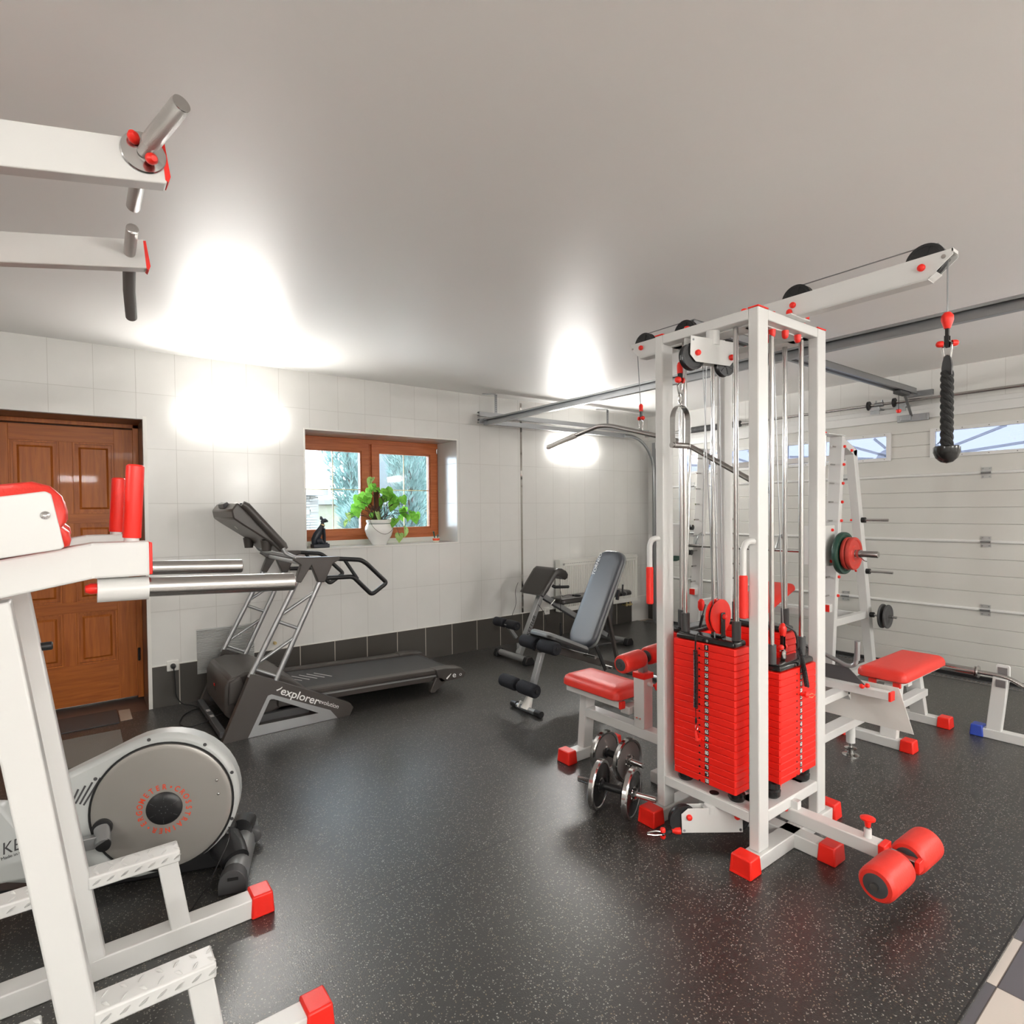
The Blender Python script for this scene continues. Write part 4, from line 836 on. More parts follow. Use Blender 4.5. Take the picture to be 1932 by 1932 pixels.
build(MB().box((2.362, 1.978, .30), (2.432, 2.048, .57)), 'roller_post', WHITE, tw, bevel=.004); build(MB().box((2.358, 1.974, .562), (2.436, 2.052, .592)), 'end_cap', RED, tw, bevel=.003)
build(MB().cyl((2.40, 1.978, .535), (2.40, 1.955, .535), .012).cyl((2.40, 1.955, .535), (2.40, 1.944, .535), .007), 'knob_stem', WHITE, tw); build(MB().lathe([(0, .008), (.012, .010), (.022, .022), (.028, .022), (.034, .012)], (2.40, 1.944, .535), (0, -1, 0), 18), 'knob', RED, tw)
b = MB().cyl((2.362, 2.026, .352), (2.3612, 2.026, .352), .004).cyl((2.362, 2.004, .352), (2.3612, 2.004, .352), .004).box((2.3612, 2.026, .3513), (2.362, 2.042, .3527)).box((2.3612, 2.009, .3513), (2.362, 2.020, .3527), 1).box((2.3612, 2.0, .3455), (2.362, 2.036, .3462), 1); build(b, 'maker_sticker', [OTXT, KTXT], tw)
build(MB().box((2.378, 1.995, .59), (2.416, 2.031, .665)), 'roller_stem', SILVER, tw, bevel=.002)
def roller(p0, p1, r, parent, m=VINYL):
    p0, p1 = V(p0), V(p1); L_ = (p1-p0).length; d = (p1-p0).normalized()
    ro = build(MB().lathe([(0, r*.6), (.002, r*.86), (.012, r*.98), (.03, r), (L_-.03, r), (L_-.012, r*.98), (L_-.002, r*.86), (L_, r*.6)], p0, d, 36), 'roller_pad', m, parent)
    for p, s_ in ((p0, -1), (p1, 1)):
        b = MB().lathe([(-.004, r*.66), (.001, r*.66), (.003, r*.5), (.003, 0)], p, d*s_, 28, cap=False); b.lathe([(.003, .008), (.006, .007), (.006, 0)], p, d*s_, 12, 1, cap=False); build(b, 'roller_end', [DGREY, CHROME], ro)
    return ro
roller((2.215, 2.005, .660), (2.385, 2.012, .668), .048, tw); roller((2.425, 2.014, .669), (2.60, 2.022, .676), .048, tw)
build(MB().cyl((2.20, 2.005, .66), (2.61, 2.022, .676), .012), 'roller_axle', CHROME, tw)
# ---- leg roller arm on the right
build(MB().box((2.425, .905, .112), (2.485, 1.29, .166)), 'roller_arm', WHITE, tw, bevel=.004)
build(MB().box((2.44, 1.22, .15), (2.47, 1.28, .20)), 'arm_lug', WHITE, tw)
build(MB().box((2.421, .885, .108), (2.489, .908, .170)), 'end_cap', RED, tw, bevel=.003)
build(MB().box((2.438, .79, .118), (2.472, .89, .152)), 'inner_tube', CHROME, tw, bevel=.002); build(MB().box((2.434, .776, .114), (2.476, .792, .156)), 'end_cap', RED, tw, bevel=.002)
build(MB().cyl((2.455, .955, .164), (2.455, .955, .20), .0135).cyl((2.455, .955, .2), (2.455, .955, .21), .008, mi=1), 'knob_stem', [WHITE, CHROME], tw)
build(MB().lathe([(0, .010), (.02, .012), (.028, .026), (.034, .027), (.040, .015), (.041, 0)], (2.455, .955, .207), (0, 0, 1), 20), 'knob', RED, tw)
roller((2.235, .845, .118), (2.42, .838, .122), .062, tw); roller((2.49, .834, .124), (2.67, .826, .128), .062, tw)
build(MB().cyl((2.22, .845, .118), (2.68, .826, .128), .013), 'roller_axle', CHROME, tw)
# ---- row station on the far right side
build(MB().box((2.75, 1.462, .180), (3.76, 1.538, .226)), 'row_beam', WHITE, tw, bevel=.004)
build(MB().box((2.75, 1.47, .378), (3.54, 1.53, .418)), 'row_beam', WHITE, tw, bevel=.004)
build(MB().bar((3.53, 1.50, .41), (3.70, 1.50, .215), .06, .055, up=(1, 0, 1)), 'row_strut', WHITE, tw, bevel=.003)
build(MB().cyl((3.62, 1.50, .075), (3.62, 1.50, .185), .0235, n=24), 'foot_tube', WHITE, tw)
build(MB().lathe([(0, .045), (.004, .045), (.008, .034), (.012, .018), (.034, .018), (.036, .022), (.038, .032), (.044, .034), (.048, .026), (.05, .008), (.09, .008)], (3.62, 1.50, 0), (0, 0, 1), 28), 'levelling_foot', STEEL, tw)
build(MB().box((3.46, 1.245, .415), (3.51, 1.80, .458)), 'footrest_tube', WHITE, tw, bevel=.003); build(MB().box((3.457, 1.235, .412), (3.513, 1.247, .461)), 'end_cap', RED, tw, bevel=.002)
build(MB().prism([(1.225, .475), (1.81, .475), (1.83, .235), (1.165, .235)], lambda y, z: V((3.535+(.475-z)*.12, y, z)), lambda y, z: V((3.539+(.475-z)*.12, y, z))), 'footrest_sheet', SOCK, tw, smooth=0)
build(MB().prism([(1.355, .478), (1.448, .552), (1.72, .552), (1.78, .478)], lambda y, z: V((3.44+(z-.478)*.25, y, z)), lambda y, z: V((3.446+(z-.478)*.25, y, z))), 'tread_plate', DGREY, tw, smooth=0)
cap((3.452, 1.372, .468), (-1, -.2, .1), tw, .014, .018); cap((3.47, 1.36, .47), (0, -1, .1), tw, .012, .018)
# ---- things hanging from the tower
def carabiner(z, x, y, h, b):
    b.tube([(x, y, z), (x, y-.014, z-.012), (x, y-.011, z-h*.6), (x, y-.006, z-h+.004), (x, y, z-h), (x, y+.006, z-h+.004), (x, y+.011, z-h*.6), (x, y+.014, z-.012), (x, y, z)], .0032, n=8)
bar_ = thing('pulldown_bar', 'long bent chrome pulldown bar hanging from the left cable of the tower', 'pulldown bar', (2.47, 2.078, 1.90))
b = MB(); b.tube([(2.47, 2.832, 1.855), (2.47, 2.39, 1.936), (2.47, 2.30, 1.925), (2.47, 1.86, 1.80), (2.47, 1.78, 1.765), (2.47, 1.35, 1.52)], .0125, n=16, bend=.06); build(b, 'bar', STEEL, bar_)
b = MB(); b.lathe([(0, .0165), (.26, .0160), (.262, .0125)], (2.47, 2.835, 1.8545), (0, -.442, .081), 20); build(b, 'grip_sleeve', mat('pale_grip_sleeve', (.62, .60, .56), .45), bar_)
build(MB().cyl((2.47, 2.845, 1.8527), (2.47, 2.834, 1.8547), .0145, n=18), 'end_cap', CHROME, bar_)
b = MB(); carabiner(1.935, 2.47, 2.078, .055, b); b.bar((2.47, 2.078, 1.885), (2.47, 2.078, 1.870), .004, .02, up=(0, 1, 0)); build(b, 'snap_hook', CHROME, bar_)
b = MB().lathe([(0, .010), (.03, .011), (.04, .006)], (2.47, 2.078, 1.975), (0, 0, 1), 16); build(b, 'cable_ferrule', RED, bar_)
build(MB().bar((2.47, 2.078, 1.976), (2.47, 2.078, 1.945), .012, .009, up=(0, 1, 0)), 'shackle', BLACK, bar_); cap((2.47, 2.086, 1.938), (0, 1, 0), bar_, .0105, .014); cap((2.47, 2.07, 1.938), (0, -1, 0), bar_, .0105, .014)
st_ = thing('stirrup_handle', 'chrome stirrup handle hanging from the upper left pulley block', 'cable handle', (2.115, 1.57, 1.72))
b = MB(); carabiner(1.998, 2.125, 1.572, .055, b); b.tube([(2.125+.002*cos(t*pi/6), 1.571+.010*cos(t*pi/6), 1.925+.022*sin(t*pi/6)) for t in range(13)], .0035, n=8); build(b, 'snap_hook', CHROME, st_)
b = MB(); u = V((.995, -.096, 0)); w = V((.096, .995, 0)); c0 = V((2.12, 1.567, 1.715)); arc = [(-.045, 0), (-.048, .05), (-.048, .095)]+[(-.048*cos(t*pi/32), .115+.065*sin(t*pi/32)) for t in range(1, 32)]+[(.048, .095), (.048, .05), (.045, 0)]
A = [c0+u*a+V((0, 0, z)) for a, z in arc]
for k in range(len(A)-1):
    n_ = (A[k+1]-A[k]).cross(w).normalized(); q = [b.bm.verts.new(p+w*s_*.014+n_*.0012*s2) for p in (A[k], A[k+1]) for s_ in (-1, 1) for s2 in (-1, 1)]
    for f in ((0, 1, 3, 2), (4, 6, 7, 5), (0, 4, 5, 1), (2, 3, 7, 6), (0, 2, 6, 4), (1, 5, 7, 3)): b._face([q[i] for i in f])
build(b, 'strap', STEEL, st_, weld=True, smooth=40); build(MB().cyl(c0-u*.055+V((0, 0, .008)), c0+u*.05+V((0, 0, .008)), .0125, n=20), 'grip_bar', STEEL, st_)
rp = thing('triceps_rope', 'black twisted triceps rope with rubber ball end hanging from the boom', 'rope handle', (2.47, .71, 1.60))
b = MB(); b.lathe([(0, .009), (.01, .013), (.03, .019), (.045, .018), (.056, .010), (.058, .003)], (2.47, .711, 2.07), (0, 0, 1), 20); build(b, 'cable_ferrule', RED, rp)
build(MB().bar((2.47, .711, 2.075), (2.47, .711, 2.04), .012, .010, up=(0, 1, 0)).bar((2.463, .711, 2.045), (2.463, .711, 2.005), .003, .014, up=(0, 1, 0)).bar((2.477, .711, 2.045), (2.477, .711, 2.005), .003, .014, up=(0, 1, 0)), 'shackle', BLACKG, rp)
cap((2.47-.009*.6, .711+.012, 2.018), (-.6, .8, 0), rp, .011, .02); cap((2.47+.009*.6, .711-.012, 2.018), (.6, -.8, 0), rp, .011, .02)
b = MB(); carabiner(2.03, 2.47, .711, .085, b); build(b, 'snap_hook', CHROME, rp)
b = MB(); r0 = [(0, .010), (.012, .014)]
b.prism([(-.020, 0), (-.022, .03), (-.018, .05), (-.012, .068), (0, .074), (.012, .068), (.018, .05), (.022, .03), (.020, 0)], lambda a, z: V((2.461+a*.5, .711+a*.85, 1.905+z)), lambda a, z: V((2.479+a*.5, .711+a*.85, 1.905+z))); build(b, 'rope_eye', BLACK, rp, bevel=.003)
b = MB()
for k in range(3):
    pts = []
    for i in range(85):
        t = i/84; z = 1.918-t*.262; a = t*2*pi*3.6+k*2*pi/3; pts.append(V((2.47+.0095*cos(a), .711+.0095*sin(a), z)))
    b.tube(pts, .0108, n=9)
build(b, 'twisted_rope', mat('rope_fibre', (.022, .022, .022), .7, bump=(400, .8)), rp)
build(MB().lathe([(0, .014), (.0, .034), (-.004, .0395), (-.022, .040), (-.042, .032), (-.056, .018), (-.061, 0)], (2.47, .711, 1.66), (0, 0, 1), 32, cap=False), 'rubber_ball', BLACKG, rp)
vb = thing('row_bar', 'bent silver row handle resting on the footrest of the tower', 'cable handle', (3.43, 1.6, .5))
build(MB().tube([(3.47, 1.80, .70), (3.45, 1.70, .655), (3.45, 1.448, .562), (3.45, 1.405, .575), (3.45, 1.395, .70)], .012, n=14, bend=.03), 'bar', SILVER, vb); build(MB().lathe([(0, .013), (.105, .0145), (.107, .010)], (3.45, 1.3965, .605), (0, -.01, 1), 16), 'grip_sleeve', SILVER, vb)
# ------------------------------------------------------------------ dumbbells
def dumbbell(c, d, R_, gap, e0, e1, lab, mat_disc):
    d = V(d).normalized(); c = V(c); t = thing('dumbbell', lab, 'dumbbell', (c.x, c.y, 0), 'chrome rimmed dumbbells by the tower')
    for s_ in (-1, 1):
        pd = build(MB().lathe([(-.012, R_*.26), (-.009, R_*.30), (-.009, R_*.82), (-.014, R_*.86), (-.015, R_*.95), (-.009, R_), (.009, R_), (.015, R_*.95), (.014, R_*.86), (.009, R_*.82), (.009, R_*.30), (.012, R_*.26)], c+d*gap/2*s_, d*s_, 48), 'weight_disc', CHROME, t)
        build(MB().lathe([(-.0145, R_*.20), (-.0105, R_*.25), (-.0105, R_*.84)], c+d*gap/2*s_, d*s_, 40, cap=False).lathe([(.0105, R_*.84), (.0105, R_*.25), (.0145, R_*.20)], c+d*gap/2*s_, d*s_, 40, 1, cap=False), 'disc_face', mat_disc, pd)
        e = e1 if s_ > 0 else e0; p = c+d*s_*(gap/2+.014); b = MB(); pr = [(0, .0125)]; n_ = int(e/.005)
        for i in range(n_): pr += [(i*.005+.001, .0125), (i*.005+.0035, .0142)]
        pr += [(e, .012)]; b.lathe(pr, p, d*s_, 20); build(b, 'threaded_end', CHROME, t)
        b = MB().lathe([(.0, .026), (.010, .026), (.014, .018)], p, d*s_, 24); a = d.orthogonal().normalized(); bb = d.cross(a)
        for k in range(6): q = a*cos(k*pi/3)+bb*sin(k*pi/3); b.bar(p+d*s_*.007+q*.018, p+d*s_*.007+q*.031, .010, .010, up=d)
        build(b, 'star_nut', CHROME, t)
    build(MB().lathe([(-gap/2+.01, .026), (-gap/2+.018, .026), (-gap/2+.024, .0175), (0, .0185), (gap/2-.024, .0175), (gap/2-.018, .026), (gap/2-.01, .026)], c, d, 24), 'grip', BLACK, t)
    return t
dumbbell((2.048, 1.893, .119), (.38, -.92, -.03), .119, .162, .095, .105, 'dumbbell with black faced chrome discs in front, nearest the tower foot', [BLACKG, BLACKG])
DF = mat('worn_disc_face', (.30, .27, .26), .35, .5)
dumbbell((2.335, 2.150, .116), (.10, -.99, .0), .116, .15, .07, .085, 'dumbbell with a bare grey disc face, standing behind the other one', [DF, DF])
# ================================================================== smith machine
sm = thing('smith_machine', 'white A-frame smith machine with guide rods standing before the garage door', 'smith machine', (5.1, 2.85, 0))
for y0, sg in ((2.17, -1), (3.47, 1)):
    yo = y0 if sg < 0 else y0+.07; ya, yb = (y0, y0+.10) if sg < 0 else (y0-.03, y0+.07); ym = (ya+yb)/2
    build(MB().bar((5.10, ym, 2.03), (4.915, ym, .055), .10, .055, up=(1, 0, 0)), 'upright', WHITE, sm, bevel=.004)
    build(MB().bar((4.84, ym-.0, 2.036), (5.135, ym, 2.036), .10, .008), 'top_plate', WHITE, sm, bevel=.001); cap((4.885, ym, 2.04), (0, 0, 1), sm, .013, .018)
    build(MB().cyl((4.882, ym, 2.03), (4.775, ym, .12), .0135, n=16), 'guide_rod', CHROME, sm)
    build(MB().bar((5.315, y0+.035, 1.93), (5.715, y0+.035, .055), .07, .07, up=(1, 0, 0)), 'rear_leg', WHITE, sm, bevel=.004)
    build(MB().bar((5.11, y0+.035, 1.985), (5.35, y0+.035, 1.90), .07, .06), 'top_link', WHITE, sm, bevel=.003)
    build(MB().box((4.80, y0, 0), (5.78, y0+.07, .058)), 'base_beam', WHITE, sm, bevel=.004); footcap((5.76, y0-.006, 0), (5.82, y0+.076, .07), sm); footcap((4.76, y0-.006, 0), (4.82, y0+.076, .07), sm)
    build(MB().box((4.97, y0+.01, .47), (5.62, y0+.06, .53)), 'side_brace', WHITE, sm, bevel=.003)
    for z in (1.946, 1.798, 1.643, 1.49, 1.337, 1.18, 1.03, .879, .727):
        x = 5.10-(2.03-z)*.0937; p = V((x+.012, yo, z))
        build(MB().cyl((x-.03, ym, z), (x-.095, ym, z), .007, n=10), 'catch_pin', CHROME, sm)
        cap(p, (0, sg, 0), sm, .012, .016)
    for x, z in ((5.235, 1.92),): cap((x, yo, z), (0, sg, 0), sm, .012, .016)
    for z in (.86, .66, .60, .45, .40): build(MB().cyl((4.945+(z-.3)*.094-.0285, ym, z), (4.945+(z-.3)*.094-.0295, ym, z), .008, n=10), 'pin_hole', KTXT, sm)
    build(MB().box((4.90, ym-.03, .595), (4.955, ym+.03, .66)), 'safety_stop', WHITE, sm, bevel=.002); build(MB().box((4.893, ym-.028, .60), (4.901, ym+.028, .655)), 'stop_pad', RED, sm)
    # carriage
    yp = ya-.035 if sg < 0 else yb+.03
    build(MB().box((4.70, yp, .985), (4.862, yp+.006, 1.305)).box((4.70, ya-.03 if sg < 0 else ya-.03, .99), (4.706, yb+.03, 1.30)), 'carriage', WHITE, sm, bevel=.004)
    for z, x in ((1.268, 4.81), (1.022, 4.79)):
        cap((x, yp if sg < 0 else yp+.006, z), (0, sg, 0), sm, .012, .016)
        build(MB().lathe([(-.014, .022), (-.012, .027), (0, .024), (.012, .027), (.014, .022)], (x+.085, ym, z-.005), (0, 1, 0), 20), 'guide_roller', BLACK, sm)
    # storage pegs on the rear leg
    for z in (1.335, .888, .50) if sg < 0 else (1.80, 1.65, 1.50, 1.34, 1.19, 1.03, .875, .72, .53):
        x = 5.315+(1.93-z)*.2133; r_ = .011
        if sg < 0:
            build(MB().cyl((x, y0, z), (x, 1.965, z), r_, n=14), 'storage_peg', CHROME, sm); build(MB().cyl((x, y0, z), (x, y0-.03, z), .023, n=18), 'peg_collar', BLACK, sm)
            cap((x-.03, yo+.07, z), (-1, 0, 0), sm, .010, .012)
        else:
            build(MB().cyl((x-.05, y0, z), (x-.05, y0-.13, z), .010, n=12), 'storage_peg', CHROME, sm)
build(MB().box((5.62, 2.24, .44), (5.68, 3.47, .50)), 'rear_crossbar', WHITE, sm, bevel=.004); build(MB().box((5.32, 2.24, 1.85), (5.37, 3.47, 1.90)), 'rear_crossbar', WHITE, sm, bevel=.004)
bx, bz = 4.835, 1.088
hb_ = build(MB().cyl((bx, 1.95, bz), (bx, 3.72, bz), .0145, n=18), 'smith_bar', STEEL, sm)
for ya, yb in ((1.812, 2.08), (3.58, 3.86)): build(MB().lathe([(0, .022), (.004, .0245), (yb-ya-.004, .0245), (yb-ya, .022)], (bx, ya, bz), (0, 1, 0), 24), 'bar_sleeve', STEEL, sm)
build(MB().lathe([(0, .03), (.02, .034), (.035, .03)], (bx, 1.925, bz), (0, 1, 0), 24).tube([(bx-.01, 1.93, bz-.03), (bx-.02, 1.90, bz-.05), (bx+.005, 1.895, bz-.055)], .004, n=8), 'spring_collar', CHROME, sm)
for y in (2.60, 3.40):
    build(MB().tube([(bx+.005, y, bz), (bx+.03, y, bz+.06), (bx+.05, y, bz+.10), (bx+.09, y, bz+.12), (bx+.115, y, bz+.095)], [.016, .012, .011, .011, .012], n=12), 'safety_hook', SILVER, sm)
def plate(y, R_, th, m, lab, name='weight_plate', x=bx, z=bz, grp=None, hub=.03, txt=None):
    t = thing(name, lab, 'weight plate', (x, y, z), grp)
    build(MB().lathe([(-th/2, hub), (-th/2, R_*.45), (-th*.28, R_*.5), (-th*.28, R_*.80), (-th/2, R_*.86), (-th/2, R_*.97), (-th*.3, R_), (th*.3, R_), (th/2, R_*.97), (th/2, R_*.86), (th*.28, R_*.80), (th*.28, R_*.5), (th/2, R_*.45), (th/2, hub)], (x, y, z), (0, 1, 0), 48), 'plate_body', m, t)
    build(MB().lathe([(-th/2-.001, hub*.82), (-th/2-.001, hub), (th/2+.001, hub), (th/2+.001, hub*.82)], (x, y, z), (0, 1, 0), 28), 'hub_ring', STEEL if hub > .026 else BLACK, t)
    if txt:
        b = MB(); n_ = len(txt)
        for i, ch in enumerate(txt):
            a = radians(90+14*(n_-1)/2-14*i); b.text(ch, V((x+R_*.66*cos(a), y-th*.28-.0008, z+R_*.66*sin(a))), (sin(a), 0, -cos(a)), (cos(a), 0, sin(a)), R_*.22, depth=.0004)
        build(b, 'raised_mark', RED if m is BRICK else GREEN, t)
plate(2.058, .165, .040, GREEN, 'large dark green plate nearest the frame on the smith machine bar')
plate(2.020, .127, .028, BRICK, 'red plate in the middle of the bar end, behind the outer red one', grp=None)
plate(1.985, .127, .030, BRICK, 'outermost red plate on the smith machine bar beside the spring collar')
plate(3.645, .165, .040, GREEN, 'dark plate on the far left end of the smith machine bar')
plate(2.072, .105, .016, DGREY, 'small dark grey plate on the lowest peg, nearer the frame', x=5.62, z=.50, hub=.014)
plate(2.032, .102, .014, DGREY, 'small dark grey plate on the lowest peg, nearer the peg tip', x=5.62, z=.50, hub=.014)
# ------------------------------------------------------------------ bench inside the smith machine
ib = thing('incline_bench', 'red padded incline bench inside the smith machine behind the tower', 'bench', (4.3, 2.64, 0))
d = V((.40, 0, .14)).normalized(); n_ = V((-d.z, 0, d.x))
b = MB(); b.slab(V((4.62, 2.64, .635)), d, (0, 1, 0), n_, .72, .32, .055, rad=.05, puff=.006); build(b, 'back_pad', VINYL, ib)
b = MB(); b.slab(V((4.05, 2.64, .44)), (1, 0, 0), (0, 1, 0), (0, 0, 1), .36, .30, .055, rad=.05, puff=.006); build(b, 'seat_pad', VINYL, ib)
build(MB().bar((4.28, 2.64, .50), (4.95, 2.64, .735), .05, .04), 'back_frame', WHITE, ib, bevel=.003); build(MB().box((3.86, 2.615, .37), (5.0, 2.665, .43)), 'main_beam', WHITE, ib, bevel=.003)
for x in (3.92, 4.92): build(MB().box((x-.025, 2.615, .05), (x+.025, 2.665, .37)), 'bench_leg', WHITE, ib, bevel=.003); build(MB().box((x-.025, 2.48, 0), (x+.025, 2.80, .05)), 'foot_beam', WHITE, ib, bevel=.003)
build(MB().box((4.875, 2.25, .545), (4.925, 2.95, .60)), 'cross_tube', WHITE, ib, bevel=.003)
# ------------------------------------------------------------------ flat red bench
fb = thing('flat_bench', 'small flat bench with red seat and white legs before the garage door', 'bench', (4.2, 1.42, 0))
b = MB(); b.slab((4.14, 1.415, .425), (1, 0, 0), (0, 1, 0), (0, 0, 1), .68, .27, .06, rad=.045, puff=.008); build(b, 'seat_pad', VINYL, fb)
for y in (1.345, 1.475): build(MB().box((3.86, y-.018, .392), (4.50, y+.018, .425)), 'seat_rail', WHITE, fb, bevel=.003); build(MB().box((3.842, y-.019, .385), (3.864, y+.019, .428)), 'end_cap', RED, fb, bevel=.002)
build(MB().box((3.98, 1.33, .372), (4.04, 1.49, .394)), 'seat_rail', WHITE, fb)
build(MB().bar((4.43, 1.46, .40), (4.56, 1.46, .05), .09, .05, up=(1, 0, 0)), 'bench_leg', WHITE, fb, bevel=.004); build(MB().bar((4.03, 1.42, .40), (3.95, 1.42, .05), .09, .05, up=(1, 0, 0)), 'bench_leg', WHITE, fb, bevel=.004)
build(MB().box((4.02, 1.39, .20), (4.50, 1.45, .245)), 'stretcher', WHITE, fb, bevel=.004)
for x in (4.56, 3.94):
    build(MB().box((x-.032, 1.34, 0), (x+.032, 1.66, .056)), 'foot_beam', WHITE, fb, bevel=.004); footcap((x-.040, 1.28, 0), (x+.040, 1.345, .07), fb); footcap((x-.040, 1.655, 0), (x+.040, 1.70, .07), fb)
# ------------------------------------------------------------------ low bar rack at the right edge
rk = thing('bar_rack', 'low white bar rack with a blue foot cap at the right edge', 'rack', (4.58, .6, 0))
build(MB().box((4.545, -.25, 0), (4.61, 1.125, .056)), 'base_beam', WHITE, rk, bevel=.004); footcap((4.538, 1.115, 0), (4.618, 1.175, .07), rk, BLUE); footcap((4.538, -.31, 0), (4.618, -.24, .07), rk, BLUE)
for y, s_ in ((1.065, 1), (-.16, -1)):
    build(MB().bar((4.577, y, .05), (4.577, y-.033*s_, .385), .075, .045, up=(1, 0, 0)), 'rack_post', WHITE, rk, bevel=.004)
    build(MB().prism([(-.034, 0), (-.034, .09), (-.028, .10), (.028, .10), (.034, .09), (.034, 0)], lambda a, z, y=y, s_=s_: V((4.60, y-.035*s_+a, .36+z)), lambda a, z, y=y, s_=s_: V((4.615, y-.035*s_+a, .36+z))), 'rack_back', WHITE, rk, bevel=.002)
    build(MB().box((4.594, y-.035*s_-.023, .375), (4.599, y-.035*s_+.023, .445)), 'steel_liner', GALV, rk); build(MB().box((4.5485, y-.035*s_-.023, .33), (4.5535, y-.035*s_+.023, .376)), 'steel_liner', GALV, rk)
cb = thing('curl_bar', 'chrome curl bar lying in the low rack with the blue cap', 'barbell', (4.57, .6, .40))
build(MB().tube([(4.57, 1.15, .399), (4.57, 1.0, .399), (4.57, .90, .34), (4.57, .78, .335), (4.57, .66, .40), (4.57, .45, .40), (4.57, .33, .335), (4.57, .21, .34), (4.57, .11, .399), (4.57, -.04, .399)], .0135, n=14, bend=.06), 'bar', STEEL, cb)
for ya, yb in ((1.14, 1.345), (-.03, -.235)):
    d = 1 if yb > ya else -1; build(MB().lathe([(0, .038), (.006, .040), (.010, .024), (.014, .024), (.016, .0335), (.022, .0335), (.024, .0225), (abs(yb-ya)-.003, .0225), (abs(yb-ya), .019)], (4.57, ya, .399), (0, d, 0), 28), 'bar_sleeve', CHROME, cb)
# ================================================================== adjustable bench (black back pad)
ab = thing('adjustable_bench', 'adjustable bench with tall black back pad and black foam rollers', 'bench', (3.2, 3.24, 0))
def foam(p0, p1, r, parent, name='foam_roller'):
    p0, p1 = V(p0), V(p1); L_ = (p1-p0).length
    ro = build(MB().lathe([(0, .012), (0, r*.82), (.008, r*.97), (.02, r), (L_-.02, r), (L_-.008, r*.97), (L_, r*.82), (L_, .012)], p0, p1-p0, 30), name, FOAM, parent)
    for p, q in ((p0, p0-p1), (p1, p1-p0)): build(MB().lathe([(-.002, .014), (.005, .013), (.008, 0)], p, q, 14, cap=False), 'end_plug', BLACK, ro)
for x, z in ((2.523, .205), (2.715, .468)):
    foam((x, 3.045, z), (x, 3.225, z), .047, ab); foam((x, 3.262, z), (x, 3.435, z), .047, ab); build(MB().cyl((x, 3.04, z), (x, 3.44, z), .011, n=12), 'roller_axle', CHROME, ab)
build(MB().bar((2.60, 3.243, .03), (2.745, 3.243, .425), .045, .035, up=(1, 0, 0)).bar((2.53, 3.243, .205), (2.64, 3.243, .16), .03, .02), 'front_post', SILVER, ab, bevel=.004)
build(MB().tube([(2.585, 3.243, .02), (2.625, 3.243, .105)], [.040, .026], n=18), 'post_sleeve', SOCK, ab); build(MB().bar((2.57, 3.31, .02), (2.60, 3.31, .06), .015, .02), 'post_gusset', SOCK, ab)
build(MB().cyl((2.59, 3.10, .022), (2.59, 3.385, .022), .0195, n=16), 'foot_tube', GALV, ab)
for y0, y1 in ((3.075, 3.135), (3.35, 3.405)): build(MB().cyl((2.59, y0, .024), (2.59, y1, .024), .0235, n=16), 'foot_cap', BLACK, ab)
build(MB().lathe([(0, .006), (.014, .007), (.018, .018), (.034, .018), (.038, .008)], (2.735, 3.285, .42), (-.2, 1, .1), 12), 'knob', BLACK, ab)
build(MB().bar((2.74, 3.243, .455), (3.90, 3.243, .035), .045, .055), 'main_tube', TAUPE, ab, bevel=.004); build(MB().bar((2.70, 3.243, .44), (2.78, 3.243, .43), .05, .05), 'joint', TAUPE, ab, bevel=.003)
build(MB().cyl((3.92, 3.02, .024), (3.92, 3.46, .024), .021, n=16), 'foot_tube', GALV, ab)
for y0, y1 in ((3.0, 3.06), (3.42, 3.48)): build(MB().cyl((3.92, y0, .026), (3.92, y1, .026), .0255, n=16), 'foot_cap', BLACK, ab)
d = V((.47, 0, -.20)).normalized(); n_ = V((-d.z, 0, d.x)); n_ = n_ if n_.z > 0 else -n_
b = MB(); b.slab(V((2.905, 3.24, .442)), d, (0, 1, 0), n_, .44, .27, .05, rad=.06, puff=.004, mi=0, mi2=1); build(b, 'seat_pad', [SEATS, BLACK], ab)
d = V((.385, 0, .715)).normalized(); n_ = V((-d.z, 0, d.x)); o = V((3.295, 3.24, .762))-n_*.055
b = MB(); b.slab(o, d, (0, 1, 0), n_, .815, .285, .024, rad=.10, n=8); build(b, 'pad_side', SEATS, ab)
b = MB(); b.slab(o+n_*.022, d, (0, 1, 0), n_, .81, .28, .034, rad=.10, puff=.006, n=8)
for v in list(b.bm.verts): pass
bp_ = build(b, 'back_pad', SEATG, ab)
b = MB(); b.text('TORNEO', o+n_*(.0645)+d*.27+V((0, .095, 0)), d, n_.cross(d), .042, align='CENTER', sx=1.15, shear=.2, bold=.0004); build(b, 'lettering', WTXT, bp_)
build(MB().bar(V((3.205, 3.24, .42)), V((3.51, 3.24, .98)), .04, .03, up=(1, 0, 0)).bar((3.36, 3.24, .86), (3.55, 3.24, .19), .03, .025, up=(1, 0, 0)), 'back_support', TAUPE, ab, bevel=.003)
build(MB().bar((3.20, 3.14, .40), (3.30, 3.14, .20), .028, .01, up=(0, 1, 0)).bar((3.52, 3.20, .80), (3.50, 3.20, .72), .02, .02), 'adjuster', BLACK, ab, bevel=.002)
build(MB().cyl((3.15, 3.10, .33), (3.15, 3.38, .33), .012).cyl((3.33, 3.10, .22), (3.33, 3.36, .22), .012), 'pivot_bolt', CHROME, ab)
